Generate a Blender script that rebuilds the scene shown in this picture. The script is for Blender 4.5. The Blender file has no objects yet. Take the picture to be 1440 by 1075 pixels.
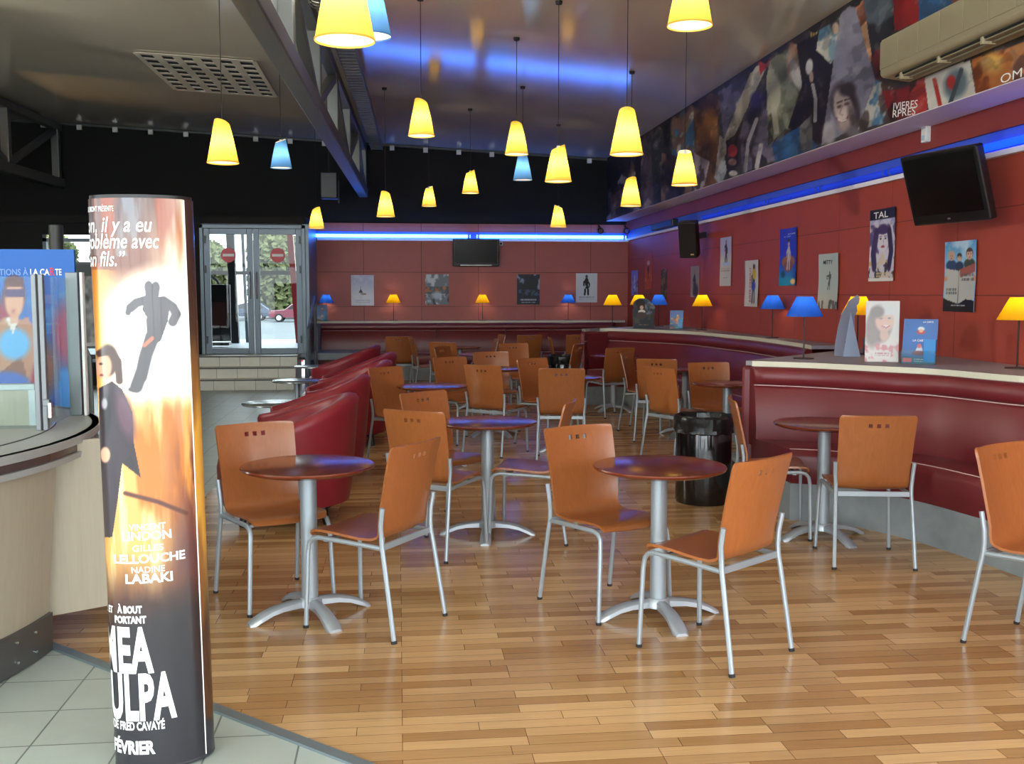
import bpy, bmesh, math, random
import numpy as np
from mathutils import Vector, Matrix, Euler
PI = math.pi
rnd = random.Random(7)
SC = bpy.context.scene
COL = SC.collection

# ------------------------------------------------------------------ camera model (room: +Y into the hall, +X right)
FPX, EYE = 1445.0, 1.57
PHI = math.atan(125.5 / FPX)
THETA = math.atan(160.0 / FPX * math.cos(PHI))
_fw = Vector((math.sin(THETA) * math.cos(PHI), math.cos(THETA) * math.cos(PHI), -math.sin(PHI)))
_rt = Vector((math.cos(THETA), -math.sin(THETA), 0))
_up = _rt.cross(_fw)

def ray(px, py):
    return _fw + _rt * ((px - 720.0) / FPX) + _up * ((537.5 - py) / FPX)
def fl(px, py, z=0.0):
    d = ray(px, py); t = (z - EYE) / d.z
    return Vector((d.x * t, d.y * t, z))
def onx(px, py, X):
    d = ray(px, py); t = X / d.x
    return Vector((X, d.y * t, EYE + d.z * t))
def ony(px, py, Y):
    d = ray(px, py); t = Y / d.y
    return Vector((d.x * t, Y, EYE + d.z * t))
def proj(x, y, z):
    p = Vector((x, y, z - EYE)); w = p.dot(_fw)
    return 720 + FPX * p.dot(_rt) / w, 537.5 - FPX * p.dot(_up) / w

cam = bpy.data.cameras.new('camera'); cam.sensor_fit = 'HORIZONTAL'; cam.sensor_width = 36.0
cam.lens = 36.0 * FPX / 1440.0; cam.clip_start = 0.05; cam.clip_end = 400
co = bpy.data.objects.new('camera', cam); COL.objects.link(co)
co.location = (0, 0, EYE); co.rotation_euler = (PI / 2 - PHI, 0, -THETA)
SC.camera = co

# ------------------------------------------------------------------ colours and materials
def lin(c):
    return tuple(((x / 255.0) / 12.92 if x / 255.0 <= 0.04045 else ((x / 255.0 + 0.055) / 1.055) ** 2.4) for x in c)

def new_mat(name):
    m = bpy.data.materials.new(name); m.use_nodes = True
    nt = m.node_tree; b = nt.nodes['Principled BSDF']
    return m, nt, b
def N(nt, t, **kw):
    n = nt.nodes.new(t)
    for k, v in kw.items(): setattr(n, k, v)
    return n
def mix_rgb(nt, fac, a, b, blend='MIX'):
    n = nt.nodes.new('ShaderNodeMix'); n.data_type = 'RGBA'; n.blend_type = blend
    for sock, v in ((n.inputs['Factor'], fac), (n.inputs[6], a), (n.inputs[7], b)):
        if hasattr(v, 'links') or isinstance(v, bpy.types.NodeSocket): nt.links.new(v, sock)
        elif isinstance(v, (int, float)): sock.default_value = v
        else: sock.default_value = (*v, 1)
    return n.outputs[2]

def mat(name, rgb, rough=0.5, metal=0.0, spec=0.5, var=0.06, scale=12.0, bump=0.0, bscale=200.0, coat=0.0, stretch=None):
    """plain surface with a faint procedural variation"""
    m, nt, b = new_mat(name)
    c = lin(rgb)
    tc = N(nt, 'ShaderNodeTexCoord'); no = N(nt, 'ShaderNodeTexNoise')
    no.inputs['Scale'].default_value = scale; no.inputs['Detail'].default_value = 4
    src = tc.outputs['Object']
    if stretch:
        mp = N(nt, 'ShaderNodeMapping'); mp.inputs['Scale'].default_value = stretch
        nt.links.new(src, mp.inputs['Vector']); src = mp.outputs['Vector']
    nt.links.new(src, no.inputs['Vector'])
    lo = tuple(x * (1 - var) for x in c); hi = tuple(min(1, x * (1 + var)) for x in c)
    nt.links.new(mix_rgb(nt, no.outputs['Fac'], lo, hi), b.inputs['Base Color'])
    b.inputs['Roughness'].default_value = rough; b.inputs['Metallic'].default_value = metal
    b.inputs['Specular IOR Level'].default_value = spec
    if coat: b.inputs['Coat Weight'].default_value = coat; b.inputs['Coat Roughness'].default_value = 0.12
    if bump:
        n2 = N(nt, 'ShaderNodeTexNoise'); n2.inputs['Scale'].default_value = bscale; n2.inputs['Detail'].default_value = 3
        nt.links.new(src, n2.inputs['Vector'])
        bp = N(nt, 'ShaderNodeBump'); bp.inputs['Strength'].default_value = bump; bp.inputs['Distance'].default_value = 0.01
        nt.links.new(n2.outputs['Fac'], bp.inputs['Height']); nt.links.new(bp.outputs['Normal'], b.inputs['Normal'])
    return m

def wood(name, rgb, rough=0.32, var=0.22, coat=0.25, st=(30, 30, 2.2), objvar=0.12):
    m, nt, b = new_mat(name); c = lin(rgb)
    tc = N(nt, 'ShaderNodeTexCoord'); mp = N(nt, 'ShaderNodeMapping'); mp.inputs['Scale'].default_value = st
    oi = N(nt, 'ShaderNodeObjectInfo'); ad = N(nt, 'ShaderNodeVectorMath', operation='ADD')
    nt.links.new(tc.outputs['Object'], ad.inputs[0]); nt.links.new(oi.outputs['Location'], ad.inputs[1])
    nt.links.new(ad.outputs[0], mp.inputs['Vector'])
    no = N(nt, 'ShaderNodeTexNoise'); no.inputs['Scale'].default_value = 1.6; no.inputs['Detail'].default_value = 6; no.inputs['Distortion'].default_value = 1.2
    nt.links.new(mp.outputs['Vector'], no.inputs['Vector'])
    lo = tuple(x * (1 - var) for x in c); hi = tuple(min(1, x * (1 + var)) for x in c)
    base = mix_rgb(nt, no.outputs['Fac'], lo, hi)
    hs = N(nt, 'ShaderNodeHueSaturation'); mr = N(nt, 'ShaderNodeMapRange')
    mr.inputs['To Min'].default_value = 1 - objvar; mr.inputs['To Max'].default_value = 1 + objvar
    nt.links.new(oi.outputs['Random'], mr.inputs['Value']); nt.links.new(mr.outputs[0], hs.inputs['Value'])
    nt.links.new(base, hs.inputs['Color']); nt.links.new(hs.outputs['Color'], b.inputs['Base Color'])
    b.inputs['Roughness'].default_value = rough
    b.inputs['Coat Weight'].default_value = coat; b.inputs['Coat Roughness'].default_value = 0.15
    return m

def emit(name, rgb, strength):
    m, nt, b = new_mat(name); c = lin(rgb)
    b.inputs['Base Color'].default_value = (*c, 1); b.inputs['Emission Color'].default_value = (*c, 1)
    b.inputs['Emission Strength'].default_value = strength
    return m

def print_mat(name, rough=0.4, spec=0.4, coat=0.0):
    m, nt, b = new_mat(name)
    at = N(nt, 'ShaderNodeAttribute'); at.attribute_name = 'Col'
    nt.links.new(at.outputs['Color'], b.inputs['Base Color'])
    b.inputs['Roughness'].default_value = rough; b.inputs['Specular IOR Level'].default_value = spec
    b.inputs['Coat Weight'].default_value = coat; b.inputs['Coat Roughness'].default_value = 0.08
    return m

def glass_mat(name, tint=(0.9, 0.95, 0.95), refl=0.12):
    m, nt, b = new_mat(name); nt.nodes.remove(b)
    out = nt.nodes['Material Output']
    tr = N(nt, 'ShaderNodeBsdfTransparent'); tr.inputs['Color'].default_value = (*tint, 1)
    gl = N(nt, 'ShaderNodeBsdfGlossy'); gl.inputs['Roughness'].default_value = 0.02
    fr = N(nt, 'ShaderNodeFresnel'); fr.inputs['IOR'].default_value = 1.5
    ma = N(nt, 'ShaderNodeMath', operation='MULTIPLY'); ma.inputs[1].default_value = refl / 0.08
    nt.links.new(fr.outputs[0], ma.inputs[0])
    mx = N(nt, 'ShaderNodeMixShader'); nt.links.new(ma.outputs[0], mx.inputs[0])
    nt.links.new(tr.outputs[0], mx.inputs[1]); nt.links.new(gl.outputs[0], mx.inputs[2]); nt.links.new(mx.outputs[0], out.inputs[0])
    return m

def shade_mat(name, rgb, inner, trans=0.36, glow=0.0):
    """coloured glass / fabric shade: lets the bulb inside shine through; white inside"""
    m, nt, b = new_mat(name); nt.nodes.remove(b); out = nt.nodes['Material Output']
    geo = N(nt, 'ShaderNodeNewGeometry')
    col = mix_rgb(nt, geo.outputs['Backfacing'], lin(rgb), lin(inner))
    tl = N(nt, 'ShaderNodeBsdfTranslucent'); tl.inputs['Color'].default_value = (*lin(rgb), 1)
    df = N(nt, 'ShaderNodeBsdfDiffuse'); nt.links.new(col, df.inputs['Color'])
    mx = N(nt, 'ShaderNodeMixShader'); mx.inputs[0].default_value = trans
    nt.links.new(df.outputs[0], mx.inputs[1]); nt.links.new(tl.outputs[0], mx.inputs[2])
    gl = N(nt, 'ShaderNodeBsdfGlossy'); gl.inputs['Roughness'].default_value = 0.15
    m2 = N(nt, 'ShaderNodeMixShader'); m2.inputs[0].default_value = 0.04
    nt.links.new(mx.outputs[0], m2.inputs[1]); nt.links.new(gl.outputs[0], m2.inputs[2])
    nt.links.new(m2.outputs[0], out.inputs[0])
    return m

M = {}
M['chair_wood'] = wood('chair_veneer', (150, 88, 45))
M['table_wood'] = wood('table_veneer', (104, 42, 22), rough=0.16, var=0.25, coat=0.3, st=(3, 26, 26), objvar=0.08)
M['steel'] = mat('satin_grey_steel', (156, 166, 172), rough=0.45, metal=0.45, var=0.04)
M['cast'] = mat('grey_painted_cast_metal', (178, 186, 192), rough=0.4, metal=0.55, var=0.05)
M['black_plastic'] = mat('black_plastic', (14, 14, 16), rough=0.4, var=0.1)
M['rubber'] = mat('black_rubber', (22, 22, 24), rough=0.7)
M['leather'] = mat('dark_red_leather', (106, 32, 38), rough=0.36, var=0.12, scale=5, bump=0.12, bscale=260)
M['tub_leather'] = mat('wine_red_leather', (136, 34, 46), rough=0.38, var=0.12, scale=6, bump=0.12, bscale=260)
M['stitch'] = mat('pale_stitch', (206, 170, 165), rough=0.8)
M['concrete'] = mat('grey_concrete', (132, 140, 142), rough=0.7, var=0.22, scale=9, bump=0.1, bscale=60)
M['ledge'] = mat('grey_laminate', (142, 138, 144), rough=0.45, var=0.05)
M['ledge_edge'] = mat('cream_edging', (206, 202, 180), rough=0.5, var=0.05)
M['black_wall'] = mat('matt_black_paint', (13, 12, 13), rough=0.85, var=0.2)
M['grey_frame'] = mat('grey_aluminium', (104, 114, 122), rough=0.42, metal=0.5, var=0.06)
M['truss'] = mat('grey_painted_steel', (108, 110, 108), rough=0.45, metal=0.35, var=0.08)
M['truss_dark'] = mat('dark_steel', (70, 72, 72), rough=0.5, metal=0.4, var=0.08)
M['white'] = mat('white_paint', (226, 226, 222), rough=0.6)
M['lilac'] = mat('pale_board_paint', (236, 234, 238), rough=0.6, var=0.03)
M['beige_ac'] = mat('beige_plastic', (168, 158, 128), rough=0.5, var=0.04)
M['tv'] = mat('glossy_black_screen', (7, 7, 9), rough=0.18, var=0.1)
M['tv_case'] = mat('black_casing', (16, 16, 18), rough=0.3, var=0.1)
M['bag'] = mat('black_bin_liner', (18, 18, 20), rough=0.3, bump=0.5, bscale=16)
M['pole_dark'] = mat('dark_brown_metal', (44, 32, 32), rough=0.45, metal=0.4)
M['chrome'] = mat('bright_metal', (205, 208, 210), rough=0.2, metal=0.9, var=0.03)
M['post_alu'] = mat('post_aluminium', (118, 122, 124), rough=0.4, metal=0.3)
M['cord'] = mat('black_cord', (20, 18, 18), rough=0.7)
M['lightwood'] = wood('pale_oak_laminate', (164, 156, 136), rough=0.45, var=0.12, coat=0.0, st=(30, 30, 1.5), objvar=0.02)
M['glass'] = glass_mat('clear_glass', refl=.02)
M['print'] = print_mat('printed_paper', 0.45, 0.35)
M['print_gloss'] = print_mat('glossy_printed_poster', 0.3, 0.5, 0.35)
M['white_ink'] = mat('white_ink', (240, 238, 234), rough=0.5, var=0.01)
M['red_ink'] = mat('red_ink', (205, 40, 50), rough=0.5, var=0.01)
M['dark_ink'] = mat('dark_ink', (44, 46, 50), rough=0.5, var=0.01)
M['gold_ink'] = mat('gold_ink', (190, 160, 90), rough=0.5, var=0.01)
M['shade_yellow'] = shade_mat('yellow_glass_shade', (255, 205, 84), (255, 246, 214))
M['shade_blue'] = shade_mat('blue_glass_shade', (84, 140, 206), (255, 250, 235))
M['lamp_yellow'] = shade_mat('yellow_lamp_shade', (250, 184, 20), (255, 235, 180), 0.45)
M['lamp_blue'] = shade_mat('blue_lamp_shade', (34, 92, 206), (220, 225, 235), 0.45)

# ------------------------------------------------------------------ mesh building
class MB:
    def __init__(s): s.v = []; s.f = []; s.m = []
    def add(s, vs, fs, mi=0):
        o = len(s.v); s.v += [tuple(p) for p in vs]
        s.f += [tuple(i + o for i in f) for f in fs]; s.m += [mi] * len(fs); return s
    def box(s, c, d, rz=0.0, mi=0, R=None):
        x, y, z = d[0] / 2, d[1] / 2, d[2] / 2
        pts = [Vector((sx * x, sy * y, sz * z)) for sz in (-1, 1) for sy in (-1, 1) for sx in (-1, 1)]
        if R is None: R = Matrix.Rotation(rz, 3, 'Z')
        pts = [R @ p + Vector(c) for p in pts]
        return s.add(pts, [(0, 2, 3, 1), (4, 5, 7, 6), (0, 1, 5, 4), (2, 6, 7, 3), (0, 4, 6, 2), (1, 3, 7, 5)], mi)
    def bar(s, a, b, w, h, mi=0, up=(0, 0, 1)):
        a, b = Vector(a), Vector(b); d = (b - a); L = d.length; d.normalize()
        u = Vector(up)
        if abs(d.dot(u)) > 0.98: u = Vector((0, 1, 0))
        r = d.cross(u).normalized(); u = r.cross(d)
        R = Matrix((r, d, u)).transposed()
        return s.box((a + b) / 2, (w, L, h), R=R, mi=mi)
    def tube(s, pts, r, n=8, mi=0, cap=True):
        pts = [Vector(p) for p in pts]; k = len(pts)
        rs = r if isinstance(r, (list, tuple)) else [r] * k
        t0 = (pts[1] - pts[0]).normalized()
        u = t0.cross(Vector((0, 0, 1)))
        if u.length < 1e-3: u = t0.cross(Vector((1, 0, 0)))
        u.normalize(); vs = []
        for i, p in enumerate(pts):
            a = pts[max(i - 1, 0)]; b = pts[min(i + 1, k - 1)]; t = (b - a).normalized()
            u = (u - t * u.dot(t)).normalized(); w = t.cross(u)
            vs += [p + (u * math.cos(2 * PI * j / n) + w * math.sin(2 * PI * j / n)) * rs[i] for j in range(n)]
        fs = [(i * n + j, i * n + (j + 1) % n, (i + 1) * n + (j + 1) % n, (i + 1) * n + j) for i in range(k - 1) for j in range(n)]
        if cap: fs += [tuple(range(n - 1, -1, -1)), tuple((k - 1) * n + j for j in range(n))]
        return s.add(vs, fs, mi)
    def lathe(s, prof, n=24, c=(0, 0, 0), mi=0, top=None):
        vs = []; fs = []; k = len(prof)
        for i, (r, z) in enumerate(prof):
            for j in range(n):
                a = 2 * PI * j / n; zz = z + (top(i, a) if top else 0)
                vs.append((c[0] + r * math.cos(a), c[1] + r * math.sin(a), c[2] + zz))
        for i in range(k - 1):
            for j in range(n): fs.append((i * n + j, i * n + (j + 1) % n, (i + 1) * n + (j + 1) % n, (i + 1) * n + j))
        return s.add(vs, fs, mi)
    def cyl(s, c, r, h, n=20, mi=0):
        return s.tube([c, (c[0], c[1], c[2] + h)], r, n, mi)
    def prism(s, poly, z0, z1, mi=0):
        n = len(poly)
        area = sum(poly[i][0] * poly[(i + 1) % n][1] - poly[(i + 1) % n][0] * poly[i][1] for i in range(n))
        if area < 0: poly = poly[::-1]
        vs = [(p[0], p[1], z0) for p in poly] + [(p[0], p[1], z1) for p in poly]
        fs = [tuple(range(n - 1, -1, -1)), tuple(range(n, 2 * n))] + [(i, (i + 1) % n, n + (i + 1) % n, n + i) for i in range(n)]
        return s.add(vs, fs, mi)
    def loft(s, rings, closed=True, cap=True, mi=0):
        n = len(rings[0]); vs = [p for r in rings for p in r]; k = len(rings); m = n if closed else n - 1
        fs = [(i * n + j, i * n + (j + 1) % n, (i + 1) * n + (j + 1) % n, (i + 1) * n + j) for i in range(k - 1) for j in range(m)]
        if cap and closed: fs += [tuple(range(n - 1, -1, -1)), tuple((k - 1) * n + j for j in range(n))]
        return s.add(vs, fs, mi)

def props(o, label=None, cat=None, group=None, kind=None):
    if label: o['label'] = label
    if cat: o['category'] = cat
    if group: o['group'] = group
    if kind: o['kind'] = kind
    return o

def ob(name, mb, mats, par=None, label=None, cat=None, group=None, kind=None, smooth=40, bevel=0.0, solid=0.0, soff=0.0, subsurf=0, loc=None, fix=True, weld=False):
    me = bpy.data.meshes.new(name); me.from_pydata(mb.v, [], mb.f)
    if not isinstance(mats, (list, tuple)): mats = [mats]
    for m in mats: me.materials.append(M[m] if isinstance(m, str) else m)
    me.polygons.foreach_set('material_index', mb.m)
    if fix or weld:
        b = bmesh.new(); b.from_mesh(me)
        if weld: bmesh.ops.remove_doubles(b, verts=b.verts, dist=1e-5)
        if fix: bmesh.ops.recalc_face_normals(b, faces=b.faces)
        b.to_mesh(me); b.free()
    if smooth:
        me.polygons.foreach_set('use_smooth', [True] * len(me.polygons))
        me.set_sharp_from_angle(angle=math.radians(smooth))
    me.update()
    o = bpy.data.objects.new(name, me); COL.objects.link(o)
    if loc: o.location = loc
    if par is not None: o.parent = par
    if solid:
        md = o.modifiers.new('solid', 'SOLIDIFY'); md.thickness = solid; md.offset = soff
        md = o.modifiers.new('edges', 'EDGE_SPLIT'); md.split_angle = math.radians(50)
    if bevel:
        md = o.modifiers.new('bevel', 'BEVEL'); md.width = bevel; md.segments = 2; md.limit_method = 'ANGLE'; md.angle_limit = math.radians(35)
    if subsurf:
        md = o.modifiers.new('sub', 'SUBSURF'); md.levels = subsurf; md.render_levels = subsurf
    return props(o, label, cat, group, kind)

def thing(name, label, cat, loc=(0, 0, 0), rz=0.0, group=None):
    o = bpy.data.objects.new(name, None); COL.objects.link(o); o.empty_display_size = 0.1
    o.location = loc; o.rotation_euler = (0, 0, rz)
    return props(o, label, cat, group)
def struct(name, mb, mats, **k): return ob(name, mb, mats, kind='structure', **k)

def dup(root, loc, rz, label=None, group=None):
    def cp(o, par):
        c = o.copy(); COL.objects.link(c)
        if par is not None: c.parent = par
        for ch in list(o.children): cp(ch, c)
        return c
    r = cp(root, None); r.location = loc; r.rotation_euler = (0, 0, rz)
    if label: r['label'] = label
    if group: r['group'] = group
    return r

# ------------------------------------------------------------------ printed sheets: colours painted per vertex
class Paint:
    """X, Y are arrays of drawing coordinates (y up unless stated by the caller); s is the sRGB picture, 0..255"""
    def __init__(s, X, Y, bg):
        s.X, s.Y = X, Y; s.c = np.empty(X.shape + (3,)); s.c[:] = bg
        s.rg = np.random.default_rng(5)
    def mixin(s, m, col):
        m = np.clip(m, 0, 1)[..., None]; s.c = s.c * (1 - m) + np.array(col, float) * m; return s
    def ell(s, cx, cy, rx, ry, col, soft=0.2, rot=0.0, a=1.0):
        dx, dy = s.X - cx, s.Y - cy; c, n = math.cos(rot), math.sin(rot)
        d = np.sqrt(((dx * c + dy * n) / rx) ** 2 + ((-dx * n + dy * c) / ry) ** 2)
        return s.mixin(a * np.clip((1 + soft / 2 - d) / max(soft, 1e-3), 0, 1), col)
    def poly(s, pts, col, a=1.0):
        ins = np.zeros(s.X.shape, bool); n = len(pts)
        for i in range(n):
            x0, y0 = pts[i]; x1, y1 = pts[(i + 1) % n]
            if y0 == y1: continue
            cnd = ((s.Y < y0) != (s.Y < y1)) & (s.X < x0 + (s.Y - y0) * (x1 - x0) / (y1 - y0)); ins ^= cnd
        return s.mixin(ins * a, col)
    def rect(s, x0, y0, x1, y1, col, a=1.0):
        return s.mixin(((s.X >= x0) & (s.X <= x1) & (s.Y >= y0) & (s.Y <= y1)) * a, col)
    def gradv(s, y0, y1, col, a=1.0):
        return s.mixin(a * np.clip((s.Y - y0) / (y1 - y0), 0, 1), col)
    def gradh(s, x0, x1, col, a=1.0):
        return s.mixin(a * np.clip((s.X - x0) / (x1 - x0), 0, 1), col)
    def stroke(s, pts, w, col, soft=0.3, a=1.0):
        d = np.full(s.X.shape, 1e9)
        for (x0, y0), (x1, y1) in zip(pts[:-1], pts[1:]):
            L = (x1 - x0) ** 2 + (y1 - y0) ** 2 + 1e-12
            t = np.clip(((s.X - x0) * (x1 - x0) + (s.Y - y0) * (y1 - y0)) / L, 0, 1)
            d = np.minimum(d, np.hypot(s.X - x0 - t * (x1 - x0), s.Y - y0 - t * (y1 - y0)))
        return s.mixin(a * np.clip((w * (1 + soft / 2) - d) / (w * soft), 0, 1), col)
    def fnoise(s, fx, fy, seed=1, octv=4):
        rg = np.random.default_rng(seed); out = np.zeros(s.X.shape); amp = 1.0; tot = 0
        for o in range(octv):
            G = rg.random((64, 64)); x = s.X * fx * 2 ** o + 7.3 * o; y = s.Y * fy * 2 ** o + 3.1 * o
            xi = np.floor(x).astype(int); yi = np.floor(y).astype(int); a = x - xi; b = y - yi
            a = a * a * (3 - 2 * a); b = b * b * (3 - 2 * b)
            g = lambda i, j: G[(xi + i) % 64, (yi + j) % 64]
            out += amp * ((g(0, 0) * (1 - a) + g(1, 0) * a) * (1 - b) + (g(0, 1) * (1 - a) + g(1, 1) * a) * b); tot += amp; amp *= 0.5
        return out / tot
    def splat(s, fx, fy, col, thr=0.55, w=0.08, seed=1, a=1.0, mask=None):
        m = np.clip((s.fnoise(fx, fy, seed) - thr) / w, 0, 1) * a
        if mask is not None: m = m * mask
        return s.mixin(m, col)
    def lines(s, x0, x1, ys, h, col, seed=3, a=0.9):
        """tiny illegible rows of small print"""
        rg = np.random.default_rng(seed)
        for y in ys:
            x = x0
            while x < x1:
                w = (x1 - x0) * rg.uniform(0.03, 0.12); s.rect(x, y, min(x + w, x1), y + h, col, a); x += w + (x1 - x0) * 0.025
        return s

def sheet(name, P, nu, nv, paint, par=None, m='print', solid=0.0015, **kw):
    """P(u, v) -> point; paint(Paint in u,v) colours it"""
    us = np.linspace(0, 1, nu); vs = np.linspace(0, 1, nv); U, V = np.meshgrid(us, vs)
    mb = MB(); pts = [tuple(P(u, v)) for v in vs for u in us]
    fs = [(j * nu + i, j * nu + i + 1, (j + 1) * nu + i + 1, (j + 1) * nu + i) for j in range(nv - 1) for i in range(nu - 1)]
    mb.add(pts, fs)
    o = ob(name, mb, m, par, smooth=60, fix=False, solid=solid, soff=-1, **kw)
    C = paint(U, V, pts); C = np.clip(C / 255.0, 0, 1); C = np.where(C <= 0.04045, C / 12.92, ((C + 0.055) / 1.055) ** 2.4)
    A = np.ones((nu * nv, 4), np.float32); A[:, :3] = C.reshape(-1, 3)
    at = o.data.color_attributes.new('Col', 'FLOAT_COLOR', 'POINT'); at.data.foreach_set('color', A.ravel())
    return o

# ------------------------------------------------------------------ lettering as real thin shapes
CAP = 0.0
def text_geo(body, bold=0.0, shear=0.0, spacing=1.0, step=0.0):
    cu = bpy.data.curves.new('lettering', 'FONT'); cu.body = body; cu.size = 1.0; cu.offset = bold; cu.shear = shear
    cu.space_character = spacing; cu.resolution_u = 3
    o = bpy.data.objects.new('lettering', cu); COL.objects.link(o)
    dg = bpy.context.evaluated_depsgraph_get(); me = bpy.data.meshes.new_from_object(o.evaluated_get(dg))
    b = bmesh.new(); b.from_mesh(me); bmesh.ops.remove_doubles(b, verts=b.verts, dist=1e-4)
    if step:
        xs = [v.co.x for v in b.verts]; x = min(xs) + step
        while x < max(xs):
            bmesh.ops.bisect_plane(b, geom=b.verts[:] + b.edges[:] + b.faces[:], plane_co=(x, 0, 0), plane_no=(1, 0, 0)); x += step
    b.verts.index_update()
    vs = [(v.co.x, v.co.y) for v in b.verts]; fs = [tuple(v.index for v in f.verts) for f in b.faces]
    b.free(); bpy.data.objects.remove(o); bpy.data.meshes.remove(me); bpy.data.curves.remove(cu)
    return vs, fs
def lettering(mb, body, fn, cap, align='C', width=None, bold=0.0, shear=0.0, mi=0, step=0.0, spacing=1.0):
    """fn(x, y) -> point on the surface; cap = cap height, width = total width to squeeze into"""
    global CAP
    if not CAP:
        v, _ = text_geo('H'); CAP = max(p[1] for p in v)
    vs, fs = text_geo(body, bold, shear, spacing, step)
    if not vs: return
    s = cap / CAP; x0 = min(p[0] for p in vs); x1 = max(p[0] for p in vs)
    sx = s if width is None else width / (x1 - x0)
    off = {'L': x0, 'R': x1, 'C': (x0 + x1) / 2}[align]
    mb.add([fn((x - off) * sx, y * s) for x, y in vs], fs, mi)
def flat(o, r, u, n, off=0.002):
    o, r, u, n = Vector(o), Vector(r).normalized(), Vector(u).normalized(), Vector(n).normalized()
    return lambda x, y: o + r * x + u * y + n * off
SKY = 8.0; EXPO = 0.4
# ================================================================== THE ROOM
XW, YB = 4.45, 19.75            # right wall, far wall
XM = 4.02                        # printed frieze plane above the right wall
YV, XV = 18.0, -1.6              # entrance lobby front and its right side
XL, YF = -9.6, -3.8              # left wall, glazed front behind the camera
ZS = 2.95                        # underside of the frieze
def zc(x): return 4.15 + 0.05 * (XM - x)

# --- materials with a layout of their own
def floor_mat():
    m, nt, b = new_mat('strip_parquet')
    tc = N(nt, 'ShaderNodeTexCoord')
    br = N(nt, 'ShaderNodeTexBrick'); br.offset = 0.37; br.offset_frequency = 3; br.squash = 1.35; br.squash_frequency = 4
    br.inputs['Scale'].default_value = 1.0; br.inputs['Brick Width'].default_value = 0.44; br.inputs['Row Height'].default_value = 0.07
    br.inputs['Mortar Size'].default_value = 0.0012; br.inputs['Mortar Smooth'].default_value = 0.2; br.inputs['Bias'].default_value = -0.1
    br.inputs['Color1'].default_value = (*lin((164, 122, 76)), 1); br.inputs['Color2'].default_value = (*lin((218, 178, 126)), 1)
    br.inputs['Mortar'].default_value = (*lin((92, 56, 30)), 1)
    nt.links.new(tc.outputs['Object'], br.inputs['Vector'])
    mp = N(nt, 'ShaderNodeMapping'); mp.inputs['Scale'].default_value = (3, 60, 1)
    no = N(nt, 'ShaderNodeTexNoise'); no.inputs['Scale'].default_value = 1.5; no.inputs['Detail'].default_value = 5; no.inputs['Distortion'].default_value = 0.6
    nt.links.new(tc.outputs['Object'], mp.inputs['Vector']); nt.links.new(mp.outputs['Vector'], no.inputs['Vector'])
    mr = N(nt, 'ShaderNodeMapRange'); mr.inputs['To Min'].default_value = 0.78; mr.inputs['To Max'].default_value = 1.18
    nt.links.new(no.outputs['Fac'], mr.inputs['Value'])
    hs = N(nt, 'ShaderNodeHueSaturation'); nt.links.new(mr.outputs[0], hs.inputs['Value']); nt.links.new(br.outputs['Color'], hs.inputs['Color'])
    nt.links.new(hs.outputs['Color'], b.inputs['Base Color'])
    n2 = N(nt, 'ShaderNodeTexNoise'); n2.inputs['Scale'].default_value = 2.2
    nt.links.new(tc.outputs['Object'], n2.inputs['Vector'])
    r2 = N(nt, 'ShaderNodeMapRange'); r2.inputs['To Min'].default_value = 0.16; r2.inputs['To Max'].default_value = 0.3
    nt.links.new(n2.outputs['Fac'], r2.inputs['Value']); nt.links.new(r2.outputs[0], b.inputs['Roughness'])
    b.inputs['Specular IOR Level'].default_value = 0.55
    return m
def grid_mat(name, rgb, mortar, w, h, ms=0.004, rough=0.4, off=(0, 0, 0), rot=(0, 0, 0), var=0.05, offset=0.0, spec=0.5):
    m, nt, b = new_mat(name); tc = N(nt, 'ShaderNodeTexCoord'); mp = N(nt, 'ShaderNodeMapping')
    mp.inputs['Location'].default_value = off; mp.inputs['Rotation'].default_value = rot
    nt.links.new(tc.outputs['Object'], mp.inputs['Vector'])
    br = N(nt, 'ShaderNodeTexBrick'); br.offset = offset; br.inputs['Scale'].default_value = 1
    br.inputs['Brick Width'].default_value = w; br.inputs['Row Height'].default_value = h
    br.inputs['Mortar Size'].default_value = ms; br.inputs['Mortar Smooth'].default_value = 0.1
    c = lin(rgb)
    br.inputs['Color1'].default_value = (*[x * (1 - var) for x in c], 1); br.inputs['Color2'].default_value = (*[x * (1 + var) for x in c], 1)
    br.inputs['Mortar'].default_value = (*lin(mortar), 1)
    nt.links.new(mp.outputs['Vector'], br.inputs['Vector'])
    no = N(nt, 'ShaderNodeTexNoise'); no.inputs['Scale'].default_value = 6; no.inputs['Detail'].default_value = 5
    nt.links.new(tc.outputs['Object'], no.inputs['Vector'])
    mr = N(nt, 'ShaderNodeMapRange'); mr.inputs['To Min'].default_value = 0.88; mr.inputs['To Max'].default_value = 1.1
    nt.links.new(no.outputs['Fac'], mr.inputs['Value'])
    hs = N(nt, 'ShaderNodeHueSaturation'); nt.links.new(mr.outputs[0], hs.inputs['Value']); nt.links.new(br.outputs['Color'], hs.inputs['Color'])
    nt.links.new(hs.outputs['Color'], b.inputs['Base Color'])
    b.inputs['Roughness'].default_value = rough; b.inputs['Specular IOR Level'].default_value = spec
    return m
M['parquet'] = floor_mat()
M['tiles'] = grid_mat('grey_floor_tiles', (172, 182, 174), (106, 112, 108), 0.31, 0.31, 0.0035, 0.35, off=(0.05, 0.1, 0))
RED = (150, 52, 44)
M['red_back'] = grid_mat('red_wall_panels_far', (170, 92, 84), (104, 46, 42), 1.09, 0.65, 0.006, 0.55, off=(-ony(511.6, 400, YB).x, -0.01, 0.006), rot=(-PI / 2, 0, 0))
M['red_side'] = grid_mat('red_wall_panels_side', (160, 62, 44), (104, 36, 28), 1.12, 0.65, 0.004, 0.55, off=(0.006, 0.4, 0), rot=(0, PI / 2, PI / 2))
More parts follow.
